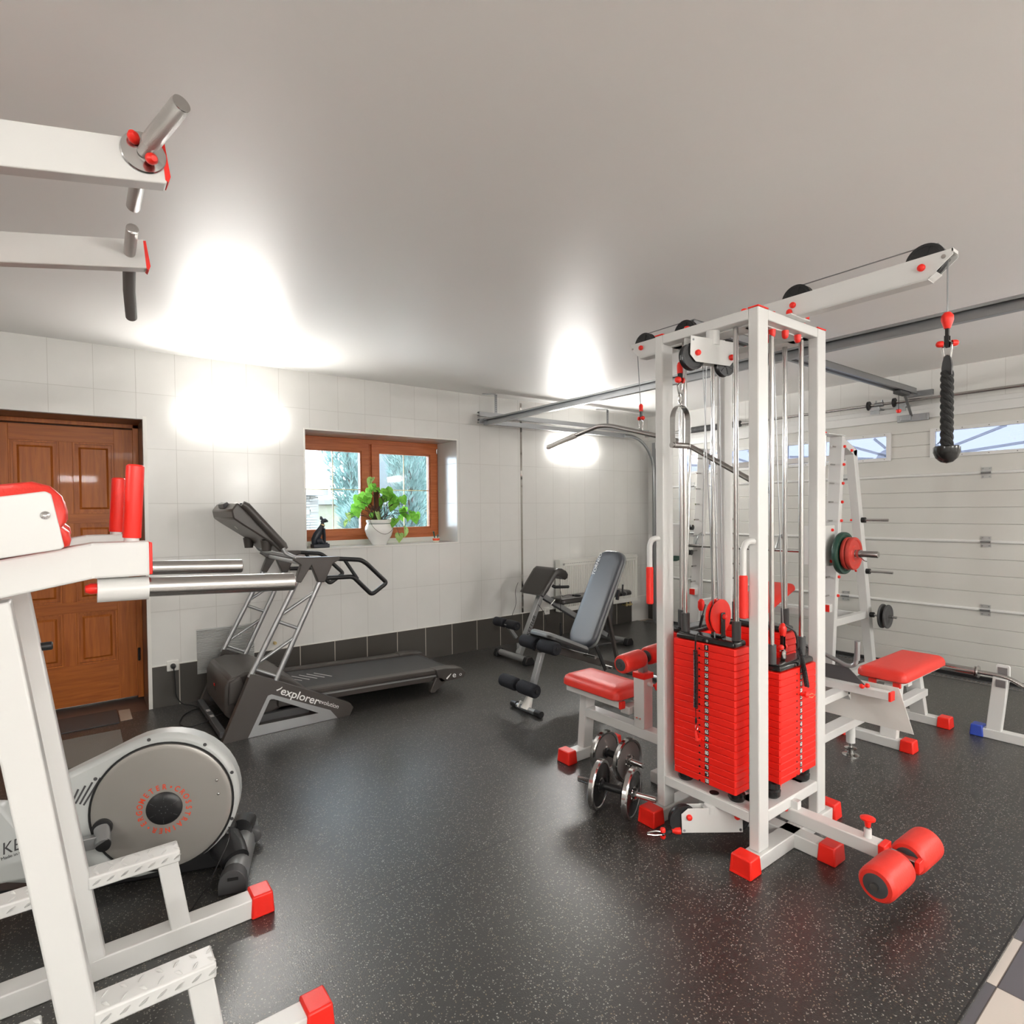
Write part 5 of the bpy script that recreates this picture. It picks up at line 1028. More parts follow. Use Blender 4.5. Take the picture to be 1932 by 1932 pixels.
# ================================================================== hyperextension bench
hb = thing('hyperextension_bench', 'silver hyperextension bench with black angled pad against the back wall', 'bench', (4.0, 4.42, 0))
build(MB().bar((3.455, 4.43, .05), (3.745, 4.43, .625), .06, .05, up=(1, 0, 0)), 'front_post', SILVER, hb, bevel=.004)
b = MB(); dd = V((.29, 0, .575)).normalized(); b.text('KETTLER', V((3.585, 4.3985, .315)), dd, V((0, -1, 0)).cross(dd), .052, sx=1.0, shear=.25, bold=.0004); build(b, 'lettering', KTXT, hb)
build(MB().bar((3.70, 4.43, .625), (4.66, 4.43, .075), .06, .05), 'main_beam', SILVER, hb, bevel=.004); build(MB().bar((3.76, 4.43, .560), (4.5, 4.43, .135), .02, .012), 'rack_strip', DGREY, hb)
for x, y0, y1 in ((3.395, 4.235, 4.66), (4.72, 4.18, 4.62)):
    build(MB().cyl((x, y0, .042), (x, y1, .042), .030, n=20), 'foot_tube', SILVER, hb)
    for ya, yb in ((y0-.045, y0+.01), (y1-.01, y1+.045)): build(MB().prism([(-.05, 0), (-.052, .03), (-.03, .075), (.03, .078), (.055, .04), (.055, 0)], lambda a, z, x=x, ya=ya: V((x+a, ya, z)), lambda a, z, x=x, yb=yb: V((x+a, yb, z))), 'foot_cap', BLACK, hb, bevel=.006)
build(MB().cyl((4.10, 4.30, .035), (4.70, 4.22, .035), .012, n=10), 'lower_stay', DGREY, hb)
build(MB().bar((3.42, 4.43, .22), (3.30, 4.43, .37), .035, .03, up=(1, 0, 0)).bar((3.415, 4.40, .17), (3.415, 4.40, .12), .02, .02), 'roller_arm', SILVER, hb, bevel=.003)
foam((3.335, 4.295, .36), (3.335, 4.45, .36), .043, hb); foam((3.335, 4.49, .36), (3.335, 4.65, .36), .043, hb); build(MB().cyl((3.335, 4.29, .36), (3.335, 4.66, .36), .01, n=10), 'roller_axle', CHROME, hb)
# angled pad with rolled top edge, as one curved cushion
b = MB(); prof = []
pts = [(3.612, .628), (3.66, .690), (3.74, .79), (3.79, .85), (3.83, .873), (3.88, .867), (3.94, .838), (3.965, .80), (3.955, .765), (3.925, .752), (3.895, .765), (3.85, .795), (3.81, .80), (3.76, .745), (3.69, .655), (3.645, .612)]
A = [[b.bm.verts.new((x, y, z-abs(y-4.44)*0)) for x, z in pts] for y in (4.27, 4.275, 4.31, 4.44, 4.57, 4.605, 4.61)]
for r_, k in ((0, .86), (6, .86)):
    cx_, cz_ = 3.80, .76
    for v in A[r_]: v.co.x = cx_+(v.co.x-cx_)*.93; v.co.z = cz_+(v.co.z-cz_)*.93
for P_, Q_ in zip(A, A[1:]):
    for i in range(16): b._face([P_[i], P_[(i+1) % 16], Q_[(i+1) % 16], Q_[i]])
b._face(A[0]); b._face(A[-1][::-1]); build(b, 'thigh_pad', BROWNV, hb, smooth=70)
for y in (4.31, 4.60): build(MB().tube([(3.80, y+.02, .70), (3.82, y, .685), (3.93, y-.01, .678), (3.99, y-.01, .675)], .0155, n=12, bend=.02), 'hand_grip', BLACK, hb)
b = MB(); b.slab((4.42, 4.40, .505), (1, 0, 0), (0, 1, 0), (0, 0, 1), 1.05, .24, .05, rad=.05, puff=.004); build(b, 'flat_pad', BROWNV, hb)
build(MB().bar((4.0, 4.43, .50), (4.0, 4.43, .43), .05, .05, up=(1, 0, 0)).bar((4.75, 4.43, .505), (4.70, 4.43, .06), .05, .04, up=(1, 0, 0)).box((3.95, 4.40, .478), (4.85, 4.46, .506)), 'pad_frame', DGREY, hb, bevel=.003)
build(MB().cyl((4.80, 4.27, .535), (4.70, 4.20, .545), .022, n=14).cyl((4.72, 4.24, .55), (4.73, 4.24, .64), .010, n=10), 'adjuster_grip', BLACK, hb)
build(MB().tube([(3.90, 4.39, .52), (3.86, 4.36, .55), (3.80, 4.36, .50)], .006, n=8), 'locking_pin', CHROME, hb)
jr = thing('skipping_rope', 'black skipping rope draped over the hyperextension bench pad', 'skipping rope', (3.84, 4.33, .5))
build(MB().tube([(3.845, 4.255, .33), (3.843, 4.255, .55), (3.846, 4.258, .70), (3.84, 4.258, .80)], .0025, n=6).tube([(3.83, 4.258, .72), (3.86, 4.252, .58), (3.93, 4.25, .61), (4.03, 4.27, .585)], .0025, n=6, bend=.05).tube([(3.60, 4.62, .72), (3.575, 4.64, .64), (3.60, 4.65, .50), (3.53, 4.66, .35)], .0025, n=6, bend=.05).tube([(3.66, 4.38, .52), (3.76, 4.37, .40), (3.74, 4.37, .25), (3.55, 4.36, .15)], .0025, n=6, bend=.08), 'cord', BLACK, jr)
for p, q in (((3.845, 4.255, .335), (3.845, 4.255, .215)), ((4.02, 4.268, .588), (4.15, 4.29, .570))):
    p, q = V(p), V(q); build(MB().lathe([(0, .006), (.004, .011), (.02, .010), (.05, .014), (.10, .0135), (.128, .009)], p, q-p, 14), 'rope_grip', BLACK, jr)
# ================================================================== treadmill
tm = thing('treadmill', 'dark taupe treadmill with silver lattice uprights along the back wall', 'treadmill', (1.6, 4.42, 0))
YN, YFr = 3.97, 4.85
OUT = [(.728, .0), (1.562, .0), (1.590, .052), (1.565, .088), (1.075, .333), (.930, .402), (.905, .410)]
for y0, y1, near in ((YN, YN+.05, True), (YFr-.02, YFr+.03, False)):
    f0 = lambda x, z, y=y0: V((x, y, z)); f1 = lambda x, z, y=y1: V((x, y, z))
    out = [(.728, 0), (.881, 0), (1.471, 0), (1.562, .0), (1.590, .052), (1.565, .088), (1.075, .333), (.930, .402), (.905, .410)]
    inn = [(.945, .07), (.948, .0702), (1.335, .0652), (1.338, .065), (1.3385, .0655), (1.338, .068), (1.045, .222), (1.028, .226), (1.018, .220)]
    pn = build(MB().ringprism(out, inn, f0, f1), 'side_panel', TAUPE, tm, bevel=.006, smooth=30)
    fy = y0-.0015 if near else y0-.0015
    tri_o = [(.881, .002), (1.471, .002), (1.422, .067), (1.031, .256), (1.008, .252), (1.000, .238)]; tri_i = [(.945, .07), (1.338, .065), (1.334, .068), (1.045, .222), (1.028, .226), (1.018, .220)]
    build(MB().ringprism(tri_o, tri_i, lambda x, z: V((x, fy, z)), lambda x, z: V((x, fy+.012, z))), 'silver_trim', SILVER, pn, smooth=0)
    if near:
        dr = V((.45, 0, -.226)).normalized(); up_ = V((0, -1, 0)).cross(dr); up_ = up_ if up_.z > 0 else -up_
        b = MB(); b.text('explorer', V((1.216, fy, .2055)), dr, up_, .072, sx=1.10, bold=.0010, depth=.0004); b.text('evolution', V((1.412, fy, .112)), dr, up_, .042, sx=.98, depth=.0004)
        b.tube([V((1.062, fy, .277)), V((1.088, fy, .283)), V((1.10, fy, .292))], [.007, .005, .002], n=8, flat=.15); build(b, 'lettering', WTXT, pn)
    yc = (y0+y1)/2
    for a, c in (((.905, .385), (1.232, 1.02)), ((1.052, .31), (1.385, 1.0))): build(MB().cyl((a[0], yc, a[1]), (c[0], yc, c[1]), .0175, n=18), 'upright_tube', SILVER, tm)
    for a, c in (((1.118, .771), (1.338, .906)), ((1.078, .732), (1.222, .658)), ((.963, .472), (1.193, .610)), ((.930, .437), (1.078, .357))): build(MB().cyl((a[0]-.004, yc, a[1]), (c[0]+.006, yc, c[1]), .0115, n=14), 'lattice_tube', SILVER, tm)
    hub = [(1.196, .985), (1.236, .972), (1.308, 1.085), (1.352, .968), (1.398, .963), (1.458, 1.09), (1.508, 1.112), (1.508, 1.136), (1.204, 1.146), (1.19, 1.128), (1.238, 1.092)]
    build(MB().prism(hub, lambda x, z: V((x, yc-.024, z)), lambda x, z: V((x, yc+.024, z))), 'handle_hub', TAUPE, tm, bevel=.006, smooth=30)
    build(MB().tube([(1.48, yc, 1.122), (1.672, yc, 1.102), (1.722, yc, 1.068), (1.872, yc, .920), (1.752, yc, .842), (1.612, yc, .985), (1.42, yc, .99)], .0165, n=14, bend=.025).tube([(1.55, yc, 1.11), (1.645, yc, .965)], .0125, n=12), 'hand_rail', BLACK, tm)
    yi = y1+.01 if near else y0-.01
    build(MB().tube([(1.30, yc, 1.13), (1.225, (yc+yi)/2, 1.135), (1.165, yi+(.03 if near else -.03), 1.17), (1.148, yi+(.04 if near else -.04), 1.205)], .015, n=14, bend=.05), 'console_arm', SILVER, tm)
build(MB().cyl((1.26, YN+.03, 1.10), (1.26, YFr, 1.10), .014, n=14).cyl((1.20, 4.06, 1.15), (1.20, 4.78, 1.15), .012, n=14), 'cross_tube', SILVER, tm)
# console: inclined housing with two side rolls
d = V((.262, 0, -.305)).normalized(); n_ = V((-d.z*-1, 0, 0)); nrm = V((.305, 0, .262)).normalized()
def conso(s_, t_, y): return V((.895, y, 1.49))+d*s_+nrm*t_
poly = [(-.02, -.055), (.03, -.085), (.10, -.07), (.30, -.018), (.40, -.015), (.40, .02), (.30, .022), (.02, .02), (-.035, .006)]
build(MB().prism(poly, lambda a, c: conso(a, c, 4.12), lambda a, c: conso(a, c, 4.78)), 'console_housing', TAUPE, tm, bevel=.010, smooth=35)
for y in (4.10, 4.80):
    build(MB().tube([conso(-.01, .02, y), conso(.02, .028, y), conso(.37, .028, y), conso(.40, .02, y)], [.020, .026, .026, .022], n=16), 'console_roll', TAUPE, tm)
build(MB().prism([(-.02, .0), (.40, .0), (.40, .034), (-.01, .034)], lambda a, c: conso(a, c, 4.17), lambda a, c: conso(a, c, 4.73)), 'display', BLACKG, tm, bevel=.004)
build(MB().prism([(-.055, -.03), (-.03, -.045), (-.005, -.02), (-.01, .0), (-.05, -.0)], lambda a, c: conso(a, c, 4.36), lambda a, c: conso(a, c, 4.54)), 'reading_rest', DGREY, tm, bevel=.004)
for y in (4.20, 4.70): build(MB().lathe([(0, .030), (.075, .040), (.078, .034), (.01, .024)], (1.075, y, 1.185), (0, 0, 1), 20), 'cup_holder', TAUPE, tm)
b = MB(); b.lathe([(0, .022), (.001, 0)], conso(.13, -.064, 4.45), -nrm, 20, cap=False); build(b, 'badge', GTXT, tm)
# deck
def dk(x, dz=0): return .197-(x-1.25)*.036+dz
def slopebox(b, x0, x1, y0, y1, t, bt, mi=0):
    v = [b.bm.verts.new(p) for p in ((x0, y0, dk(x0, bt)), (x1, y0, dk(x1, bt)), (x1, y1, dk(x1, bt)), (x0, y1, dk(x0, bt)), (x0, y0, dk(x0, t)), (x1, y0, dk(x1, t)), (x1, y1, dk(x1, t)), (x0, y1, dk(x0, t)))]
    for f in ((3,2,1,0),(4,5,6,7),(0,1,5,4),(1,2,6,5),(2,3,7,6),(3,0,4,7)): b._face([v[i] for i in f], mi)
    return b
BELT = mat('treadmill_belt', (.030, .031, .034), .42, bump=(500, .2))
build(slopebox(MB(), 1.02, 2.50, 4.15, 4.69, .0, -.05), 'running_belt', BELT, tm, bevel=.006)
b = MB()
for k in range(8):
    x = 1.10+k*.057; y0 = 4.38 if k else 4.30; b.bar((x, 4.54, dk(x, .001)), (x+.083, 4.375, dk(x+.083, .001)), .006, .0012)
build(b, 'belt_stripes', WTXT, tm)
for y0, y1, near in ((4.06, 4.145, True), (4.695, 4.78, False)):
    b = slopebox(MB(), 1.0, 2.36, y0, y1, .016, -.02); build(b, 'foot_rail', TAUPE, tm, bevel=.008)
    b = slopebox(MB(), 1.1, 2.36, y0+.012, y1-.012, -.02, -.075); build(b, 'deck_frame', TAUPE, tm, bevel=.004)
    yy = y0+.008 if near else y1-.008; build(MB().bar((1.15, yy, dk(1.15, -.032)), (2.34, yy, dk(2.34, -.032)), .012, .010), 'silver_strip', SILVER, tm)
    ro = [(2.31, .175), (2.40, .180), (2.545, .160), (2.592, .112), (2.57, .074), (2.40, .070), (2.352, .072), (2.305, .018), (2.295, .010), (2.262, .010), (2.250, .024), (2.325, .118)]
    ya, yb = (4.035, 4.15) if near else (4.69, 4.805)
    rc = build(MB().prism([(2.31, .178), (2.40, .178), (2.545, .158), (2.592, .112), (2.57, .074), (2.352, .072), (2.33, .10)], lambda x, z: V((x, ya, z)), lambda x, z: V((x, yb, z))), 'rear_cap', TAUPE, tm, bevel=.006, smooth=30)
    yf = ya if near else yb-.03
    build(MB().prism([(2.36, .11), (2.40, .075), (2.308, .012), (2.298, .002), (2.262, .002), (2.250, .016), (2.31, .12)], lambda x, z: V((x, yf, z)), lambda x, z: V((x, yf+.03, z))), 'rear_foot', TAUPE, tm, bevel=.004, smooth=30)
    if near:
        b = MB(); b.text('e', V((2.475, ya-.001, .112)), (1, 0, -.05), (0, 0, 1), .062, sx=1.25, bold=.0005, depth=0); b.text('o', V((2.535, ya-.001, .108)), (1, 0, -.05), (0, 0, 1), .04, sx=1.2, depth=0)
        b.tube([V((2.40, ya-.001, .095)), V((2.42, ya-.001, .110)), V((2.445, ya-.001, .128))], [.008, .007, .002], n=8, flat=.15); build(b, 'lettering', WTXT, rc)
build(MB().cyl((2.48, 4.15, .125), (2.48, 4.69, .125), .03, n=20), 'rear_drum', BLACK, tm)
# motor hood, front frame
prof = [(.775, .13), (.775, .31), (.805, .372), (.90, .392), (1.05, .372), (1.20, .30), (1.30, .215), (1.32, .19), (1.0, .06), (.86, .055)]
build(MB().prism(prof, lambda x, z: V((x, 4.10, z)), lambda x, z: V((x, 4.745, z))), 'motor_hood', TAUPE, tm, bevel=.018, smooth=40)
build(MB().prism([(.79, .20), (.80, .35), (.87, .372), (.91, .22)], lambda x, z: V((x, 4.075, z)), lambda x, z: V((x, 4.11, z))), 'hood_cheek', TAUPE, tm, bevel=.01, smooth=40)
build(MB().box((.772, 4.41, .225), (.779, 4.45, .275)), 'power_inlet', BLACK, tm); build(MB().box((.768, 4.417, .255), (.776, 4.44, .27)), 'rocker_switch', RED, tm)
build(MB().box((.725, 4.02, .02), (.765, 4.84, .06)), 'front_crossbar', DGREY, tm, bevel=.004); build(MB().box((.80, 4.04, .05), (1.30, 4.08, .11)).box((1.0, 4.06, .04), (1.12, 4.30, .10)), 'lift_frame', DGREY, tm, bevel=.004); build(MB().box((.80, 4.76, .05), (1.30, 4.80, .11)), 'lift_frame', DGREY, tm, bevel=.004)
b = MB()
for y in (4.36, 4.50): b.box((.733, y, .0602), (.757, y+.05, .0606))
build(b, 'crossbar_sticker', GTXT, tm)
# ================================================================== elliptical ergometer
er = thing('elliptical_trainer', 'light grey elliptical trainer with large round grey disc near the left edge', 'elliptical trainer', (.2, 2.75, 0))
A20 = radians(20); EU = V((cos(A20), -sin(A20), 0)); EW = V((sin(A20), cos(A20), 0)); EO = V((.55, 2.61, 0))
def E(s_, off, z): return EO+EU*s_-EW*off+V((0, 0, z))    # off > 0 = towards the camera
def hull_outline():
    q = [(-.267+.272*cos(t), .318+.272*sin(t)) for t in [radians(a) for a in range(-75, 116, 9)]]
    return q + [(-.48, .52), (-.60, .468), (-.74, .40), (-.86, .36), (-.92, .27), (-.90, .16), (-.80, .10), (-.55, .045), (-.36, .036)]
HO = hull_outline(); LX = V((0, 0, 0))
build(MB().prism(HO, lambda a, z: E(a, .095, z), lambda a, z: E(a, .0, z)), 'shroud', LGREY, er, bevel=.018, smooth=40)
b = MB(); R0 = .247; c = (-.267, .306)
b.lathe([(0, R0+.006), (.0045, R0+.006), (.0045, R0), (0, R0)], E(c[0], .095, c[1]), -EW, 64, 1); b.lathe([(.0, R0-.001), (.006, R0-.003), (.009, R0-.010), (.010, R0-.02), (.010, .04)], E(c[0], .095, c[1]), -EW, 64, 0, cap=False); b.lathe([(.010, .05), (.010, 0)], E(c[0], .095, c[1]), -EW, 40, 0, cap=False)
disc = build(b, 'flywheel_disc', [DISC, KTXT], er, smooth=25)
hub = build(MB().lathe([(.009, .064), (.014, .063), (.020, .056), (.024, .035), (.025, .0)], E(-.262, .095, .302), -EW, 48, cap=False), 'disc_hub', BLACK, er)
b = MB()
for k in range(6): a = k*pi/3+.5; b.bar(E(-.262, .1185, .302)+EU*.03*cos(a)+V((0, 0, .03*sin(a))), E(-.262, .115, .302)+EU*.055*cos(a)+V((0, 0, .055*sin(a))), .002, .002, up=-EW)
for k in range(6): a = k*pi/3; b.lathe([(0, .0025), (.001, 0)], E(-.262, .1205, .302)+EU*.014*cos(a)+V((0, 0, .014*sin(a))), -EW, 8, cap=False)
build(b, 'hub_mark', DGREY, er)
s_ = 'ERGOMETER\u2022CROSSTRAINER\u2022'; b = MB(); n_ = len(s_)
for i, ch in enumerate(s_):
    a = radians(214-i*360/n_); p = E(-.262, .1062, .300)+EU*.085*cos(a)+V((0, 0, .085*sin(a)))
    b.text(ch, p, EU*sin(a)-V((0, 0, cos(a))), EU*cos(a)+V((0, 0, sin(a))), .029, depth=0, sx=.85, bold=.0006)
build(b, 'ring_lettering', OTXT, disc)
for p in ((-.478, .289), (-.075, .385), (-.070, .330)): build(MB().lathe([(0, .006), (.003, .005), (.005, 0)], E(p[0], .105, p[1]), -EW, 12, cap=False), 'disc_rivet', CHROME, disc)
for an in (150, 100, 55, 20, -22): a = radians(an); build(MB().lathe([(0, .007), (.0012, .006), (.0012, 0)], E(-.267+.262*cos(a), .0955, .315+.262*sin(a)), -EW, 12, cap=False), 'screw', DGREY, er)
b = MB()
for (a, z), (c, w) in (((-.477, .448), (-.534, .352)), ((-.504, .435), (-.546, .358)), ((-.527, .425), (-.560, .362)), ((-.550, .415), (-.568, .373)), ((-.572, .405), (-.582, .380)), ((-.592, .396), (-.598, .384))): b.bar(E(a, .0958, z), E(c, .0958, w), .0065, .002, up=-EW)
build(b, 'vent_slots', DGREY, er)
# crank and pedal arm
build(MB().lathe([(0, .034), (.012, .034), (.014, .026)], E(-.470, .105, .262), -EW, 28), 'crank_boss', BLACK, er); build(MB().cyl(E(-.470, .115, .262), E(-.449, .170, .228), .026, n=28), 'crank_sleeve', SILVER, er)
build(MB().lathe([(0, .026), (.004, .026), (.006, .02)], E(-.449, .170, .228), -EW, 28), 'crank_cap', BLACK, er)
build(MB().bar(E(-.460, .150, .236), E(-.86, .150, .195), .03, .045, up=(0, 0, 1)), 'pedal_arm', SILVER, er, bevel=.003)
build(MB().prism([(-.50, .145), (-.62, .22), (-.74, .42), (-.90, .44), (-1.05, .36), (-1.05, .13)], lambda a, z: E(a-.02, .17, z), lambda a, z: E(a-.02, .11, z)), 'rear_shroud', LGREY, er, bevel=.012, smooth=40)
b = MB(); dr = (EU*.94+V((0, 0, .22))).normalized(); b.text('KETTLER', E(-.762, .1715, .262), dr, dr.cross(EW)*-1 if dr.cross(EW).z < 0 else dr.cross(EW), .060, align='LEFT', sx=.86, shear=.3, depth=.0002); b2 = MB(); b2.text('Made in Germany', E(-.762, .1715, .231), dr, dr.cross(EW)*-1 if dr.cross(EW).z < 0 else dr.cross(EW), .016, align='LEFT', depth=.0002)
build(b, 'lettering', DGREY, er); build(b2, 'lettering', KTXT, er)
build(MB().prism([(-.08, .03), (-.045, .12), (-.10, .20), (-.30, .08), (-.60, .045), (-.95, .05), (-.95, .0), (-.10, .0)], lambda a, z: E(a+.02, .062, z+.004), lambda a, z: E(a+.02, -.062, z+.004)), 'base_cover', BLACK, er, bevel=.012, smooth=40)
build(MB().bar(E(-1.05, 0, .03), E(-.02, 0, .03), .06, .04), 'base_rail', DGREY, er, bevel=.004)
b = MB(); b.tube([E(-.06, .03, .085), E(-.03, .08, .075), E(-.01, .122, .058)], [.066, .058, .053], n=20, flat=.95); build(b, 'foot_cowl', BLACK, er)
def halfround(y0, y1, r, h, name, m, s0=-.005):
    pr = [(-r, 0), (-r, h*.4)]+[(-r*cos(t*pi/10), h*.4+h*.6*sin(t*pi/10)) for t in range(1, 10)]+[(r, h*.4), (r, 0)]
    return build(MB().prism(pr, lambda a, z: E(s0+a, y0, z), lambda a, z: E(s0+a, y1, z)), name, m, er, smooth=40, bevel=.002)
halfround(-.13, .200, .044, .086, 'stabiliser', SILVER); halfround(.195, .246, .049, .092, 'foot_cap', DGREY); halfround(-.22, -.13, .040, .082, 'stabiliser', SILVER)
build(MB().bar(E(-.02, .2475, .058), E(.018, .2475, .058), .012, .001, up=-EW), 'cap_slot', KTXT, er)
build(MB().cyl(E(-.005, -.18, .050), E(-.005, -.215, .05), .036, n=20), 'foot_cap', BLACK, er); build(MB().cyl(E(-.015, -.06, .085), E(-.01, -.14, .075), .045, n=18), 'foot_cowl', BLACK, er)
build(MB().lathe([(0, .030), (.03, .031), (.034, .024)], E(.035, -.105, .045), -EW, 24), 'transport_wheel', DGREY, er)
build(MB().tube([E(-.92, 0, .1), E(-.96, 0, .6), E(-1.0, 0, 1.2)], .03, n=14), 'mast', BLACK, er)
build(MB().tube([E(-.07, .0, .19), E(-.035, .09, .185), E(-.03, .13, .15), E(-.10, .18, .01), (.30, 2.34, .004), (.0, 2.30, .004), (-.3, 2.30, .004)], .0022, n=6, bend=.04), 'power_lead', BLACK, er)
# ================================================================== dip and pull-up station (left foreground)
ds = thing('dip_station', 'large white dip and pull-up station with red pads in the left foreground', 'dip station', (-.2, 1.92, 0))
for y0, y1, near in ((1.585, 1.655, True), (2.19, 2.26, False)):
    ym = (y0+y1)/2
    build(MB().box((-.85, y0, 0), (.50, y1, .068)), 'base_beam', WHITE, ds, bevel=.004)
    footcap((.49, y0-.006, 0), (.560, y1+.006, .078), ds)
    up0, up1 = (V((-.140, ym, 1.265)), V((.026, ym, .06))) if near else (V((-.150, ym, 1.31)), V((.026, ym, .06)))
    build(MB().bar(up0, up1, .07, .068, up=(1, 0, 0)), 'upright', WHITE, ds, bevel=.005)
    for xa, xb, px_ in ((.018, .268, .235), (-.38, -.075, -.33)):
        st = build(MB().box((xa, y0-.004, .292), (xb, y1+.004, .331)), 'step', WHITE, ds, bevel=.005)
        b = MB()
        nn = 7 if xa > 0 else 8
        for i in range(nn):
            for j in range(2):
                x = xa+.022+i*(xb-xa-.03)/(nn-1); y = y0+.016+j*.036; dd = V((1, 1.3 if (i+j) % 2 else -1.3, 0)).normalized()
                b.tube([V((x, y, .331))-dd*.012, V((x, y, .3325)), V((x, y, .331))+dd*.012], [.0012, .0042, .0012], n=8, flat=.6)
                b.tube([V((x, y0-.004, .312))-V((.010, 0, .006)), V((x, y0-.005, .312)), V((x, y0-.004, .312))+V((.010, 0, .006))], [.0012, .0036, .0012], n=8)
        build(b, 'diamond_tread', WHITE, st)
        build(MB().bar((px_-.003, ym, .300), (px_+.034, ym, .055), y1-y0-.008, .058, up=(1, 0, 0)), 'step_post', WHITE, ds, bevel=.004)
    # forearm rest beam, pad and grips
    build(MB().prism([(-.62, 1.185), (-.62, 1.27), (.036, 1.386), (.145, 1.386), (.145, 1.306), (.036, 1.306)], lambda x, z: V((x, y0, z)), lambda x, z: V((x, y1, z))), 'arm_beam', WHITE, ds, bevel=.005, smooth=0)
    b = MB().box((.034, y0-.001, 1.308), (.039, y0+.001, 1.385)); build(b, 'weld_bead', WHITE, ds)
    build(MB().box((.143, y0+.002, 1.308), (.151, y1-.002, 1.384)), 'end_cap', RED, ds, bevel=.003)
    build(MB().lathe([(0, .0155), (.020, .0158)], (.112, ym, 1.384), (.06, 0, 1), 18), 'grip_stub', WHITE, ds)
    build(MB().lathe([(0, .0185), (.002, .0192), (.168, .0188), (.172, .015)], (.113, ym, 1.394), (.06, 0, 1), 26), 'grip_sleeve', RED, ds)
    build(MB().cyl((.044, ym, 1.276), (.144, ym, 1.274), .0275, n=32), 'tube_holder', WHITE, ds)
    build(MB().lathe([(0, .0235), (.338, .0235), (.341, .021), (.342, 0)], (.144, ym, 1.276), (1, 0, -.045), 36, cap=False), 'dip_tube', STEEL, ds)
    build(MB().lathe([(0, .012), (.012, .0125), (.022, .008), (.024, 0)], (.044, ym, 1.281), (-1, 0, 0), 18, cap=False), 'bolt_cap', RED, ds)
    build(MB().prism([(-.58, 1.295), (-.56, 1.415), (-.043, 1.500), (-.033, 1.494), (-.013, 1.381), (-.02, 1.376)], lambda x, z: V((x, y0-.024, z)), lambda x, z: V((x, y0-.018, z))), 'pad_plate', WHITE, ds, bevel=.003, smooth=0)
    build(MB().lathe([(0, .009), (.003, .008), (.005, .003), (.004, 0)], (-.044, y0-.024, 1.449), (0, -1, 0), 16, cap=False), 'screw', CHROME, ds)
    # rolled arm pad
    b = MB(); pr = [(-.58, 1.30), (-.575, 1.44), (-.30, 1.487), (-.118, 1.514), (-.065, 1.521), (-.035, 1.512), (-.015, 1.490), (-.008, 1.460), (-.008, 1.435), (-.016, 1.424), (-.004, 1.412), (-.001, 1.395), (-.004, 1.382), (-.016, 1.378), (-.05, 1.37)]
    rows = []
    for y, k in ((y0-.016, .96), (y0-.010, .992), (y0+.005, 1), (y1-.01, 1), (y1+.012, .992), (y1+.018, .96)): rows.append([b.bm.verts.new((-.3+(x+.3)*(1-(1-k)*.4), y, 1.40+(z-1.40)*k)) for x, z in pr])
    n_ = len(pr)
    for P_, Q_ in zip(rows, rows[1:]):
        for i in range(n_): b._face([P_[i], P_[(i+1) % n_], Q_[(i+1) % n_], Q_[i]])
    b._face(rows[0]); b._face(rows[-1][::-1]); build(b, 'arm_pad', VINYL, ds, smooth=60)
    # pull-up arm
    if not near: build(MB().lathe([(0, .011), (.09, .0125), (.10, .0125), (.103, .009)], (-.155, ym, 1.055), (1, 0, 0), 20), 'side_peg', BLACK, ds)
    # arm
    build(MB().prism([(-.62, 2.065), (-.62, 2.16), (.188, 2.323), (.200, 2.245), (.196, 2.228)] if near else [(-.62, 2.08), (-.62, 2.165), (.204, 2.327), (.216, 2.247), (.213, 2.238)], lambda x, z: V((x, y0, z)), lambda x, z: V((x, y0+.042, z))), 'pull_up_arm', WHITE, ds, bevel=.003, smooth=0)
    xe = .1935 if near else .2095
    build(MB().prism([(xe-.008, 2.322), (xe-.001, 2.324), (xe+.011, 2.246), (xe+.006, 2.232), (xe, 2.236)], lambda x, z: V((x, y0-.001, z)), lambda x, z: V((x, y0+.043, z))), 'end_cap', RED, ds)
    build(MB().box((-.70, y0, .06), (-.62, y1, 2.30)), 'rear_post', WHITE, ds, bevel=.004)
G1 = mat('knurled_grip', (.55, .54, .52), .32, .9, bump=(900, .5))
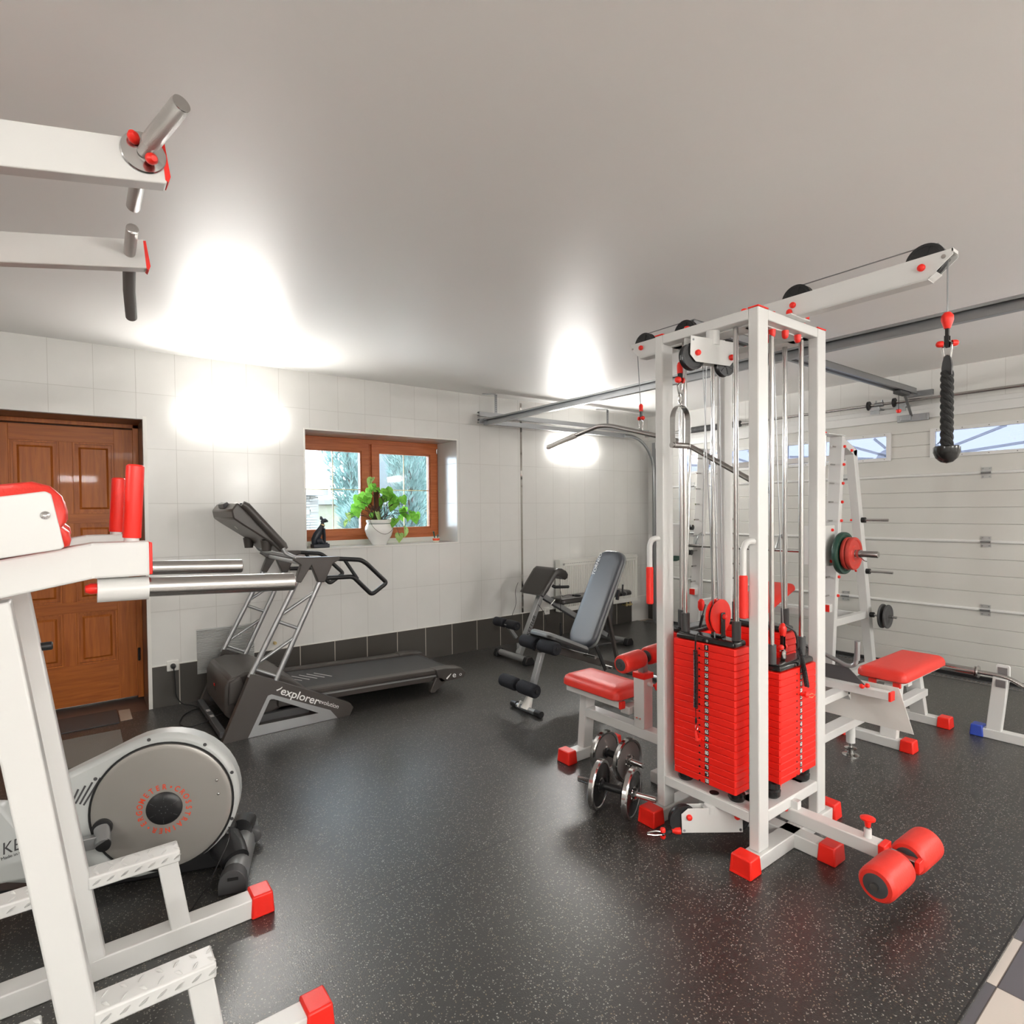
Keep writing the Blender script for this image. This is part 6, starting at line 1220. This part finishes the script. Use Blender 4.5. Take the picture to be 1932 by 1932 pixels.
build(MB().lathe([(0, .0), (.0, .044), (.003, .046), (.006, .044), (.008, .0)], (.150, 1.585, 2.283), (0, -1, 0), 48, cap=False), 'washer_disc', CHROME, ds)
build(MB().tube([(.150, 1.578, 2.281), (.154, 1.56, 2.285), (.163, 1.535, 2.292)], .0135, n=22).lathe([(0, .0), (0, .018), (.004, .020), (.135, .020), (.140, .018), (.1405, 0)], (.160, 1.545, 2.290), (.045, -.125, .034), 30, cap=False), 'pull_up_grip', G1, ds)
build(MB().lathe([(.1395, .0185), (.1415, .0185), (.1418, .015), (.1405, 0)], (.160, 1.545, 2.290), (.045, -.125, .034), 30, cap=False), 'grip_end', CHROME, ds)
build(MB().tube([(.150, 1.62, 2.285), (.148, 1.75, 2.270), (.148, 1.83, 2.264)], .0165, n=22), 'pull_up_grip', G1, ds)
for p in ((.132, 1.572, 2.302), (.162, 1.560, 2.262)): build(MB().lathe([(-.010, .0), (-.008, .008), (0, .0125), (.010, .012), (.018, .006), (.019, 0)], p, (.3 if p[0] > .15 else -.5, -1, -.3 if p[0] > .15 else .5), 18, cap=False), 'red_lever', RED, ds)
build(MB().tube([(.164, 2.195, 2.276), (.163, 2.12, 2.287), (.162, 2.05, 2.295)], .0165, n=22), 'pull_up_grip', G1, ds); build(MB().lathe([(0, .016), (.002, .012), (.002, .006)], (.162, 2.05, 2.295), (0, -1, .14), 20), 'grip_end', CHROME, ds)
build(MB().tube([(.165, 2.225, 2.270), (.175, 2.38, 2.215), (.19, 2.52, 2.168)], .0185, n=22), 'pull_up_grip', mat('grey_rubber_grip', (.16, .155, .15), .6, bump=(500, .3)), ds)
build(MB().lathe([(0, .021), (.008, .021)], (.165, 2.234, 2.267), (.07, .9, -.32), 20), 'red_ring', RED, ds)
for z0, z1 in ((.0, .068), (2.06, 2.13), (1.19, 1.26)): build(MB().box((-.70, 1.655, z0), (-.63, 2.19, z1)), 'cross_beam', WHITE, ds, bevel=.004)
b = MB(); b.slab((-.60, 1.9225, 1.55), (0, 0, 1), (0, 1, 0), (1, 0, 0), .70, .30, .06, rad=.05, puff=.006); build(b, 'back_pad', VINYL, ds)
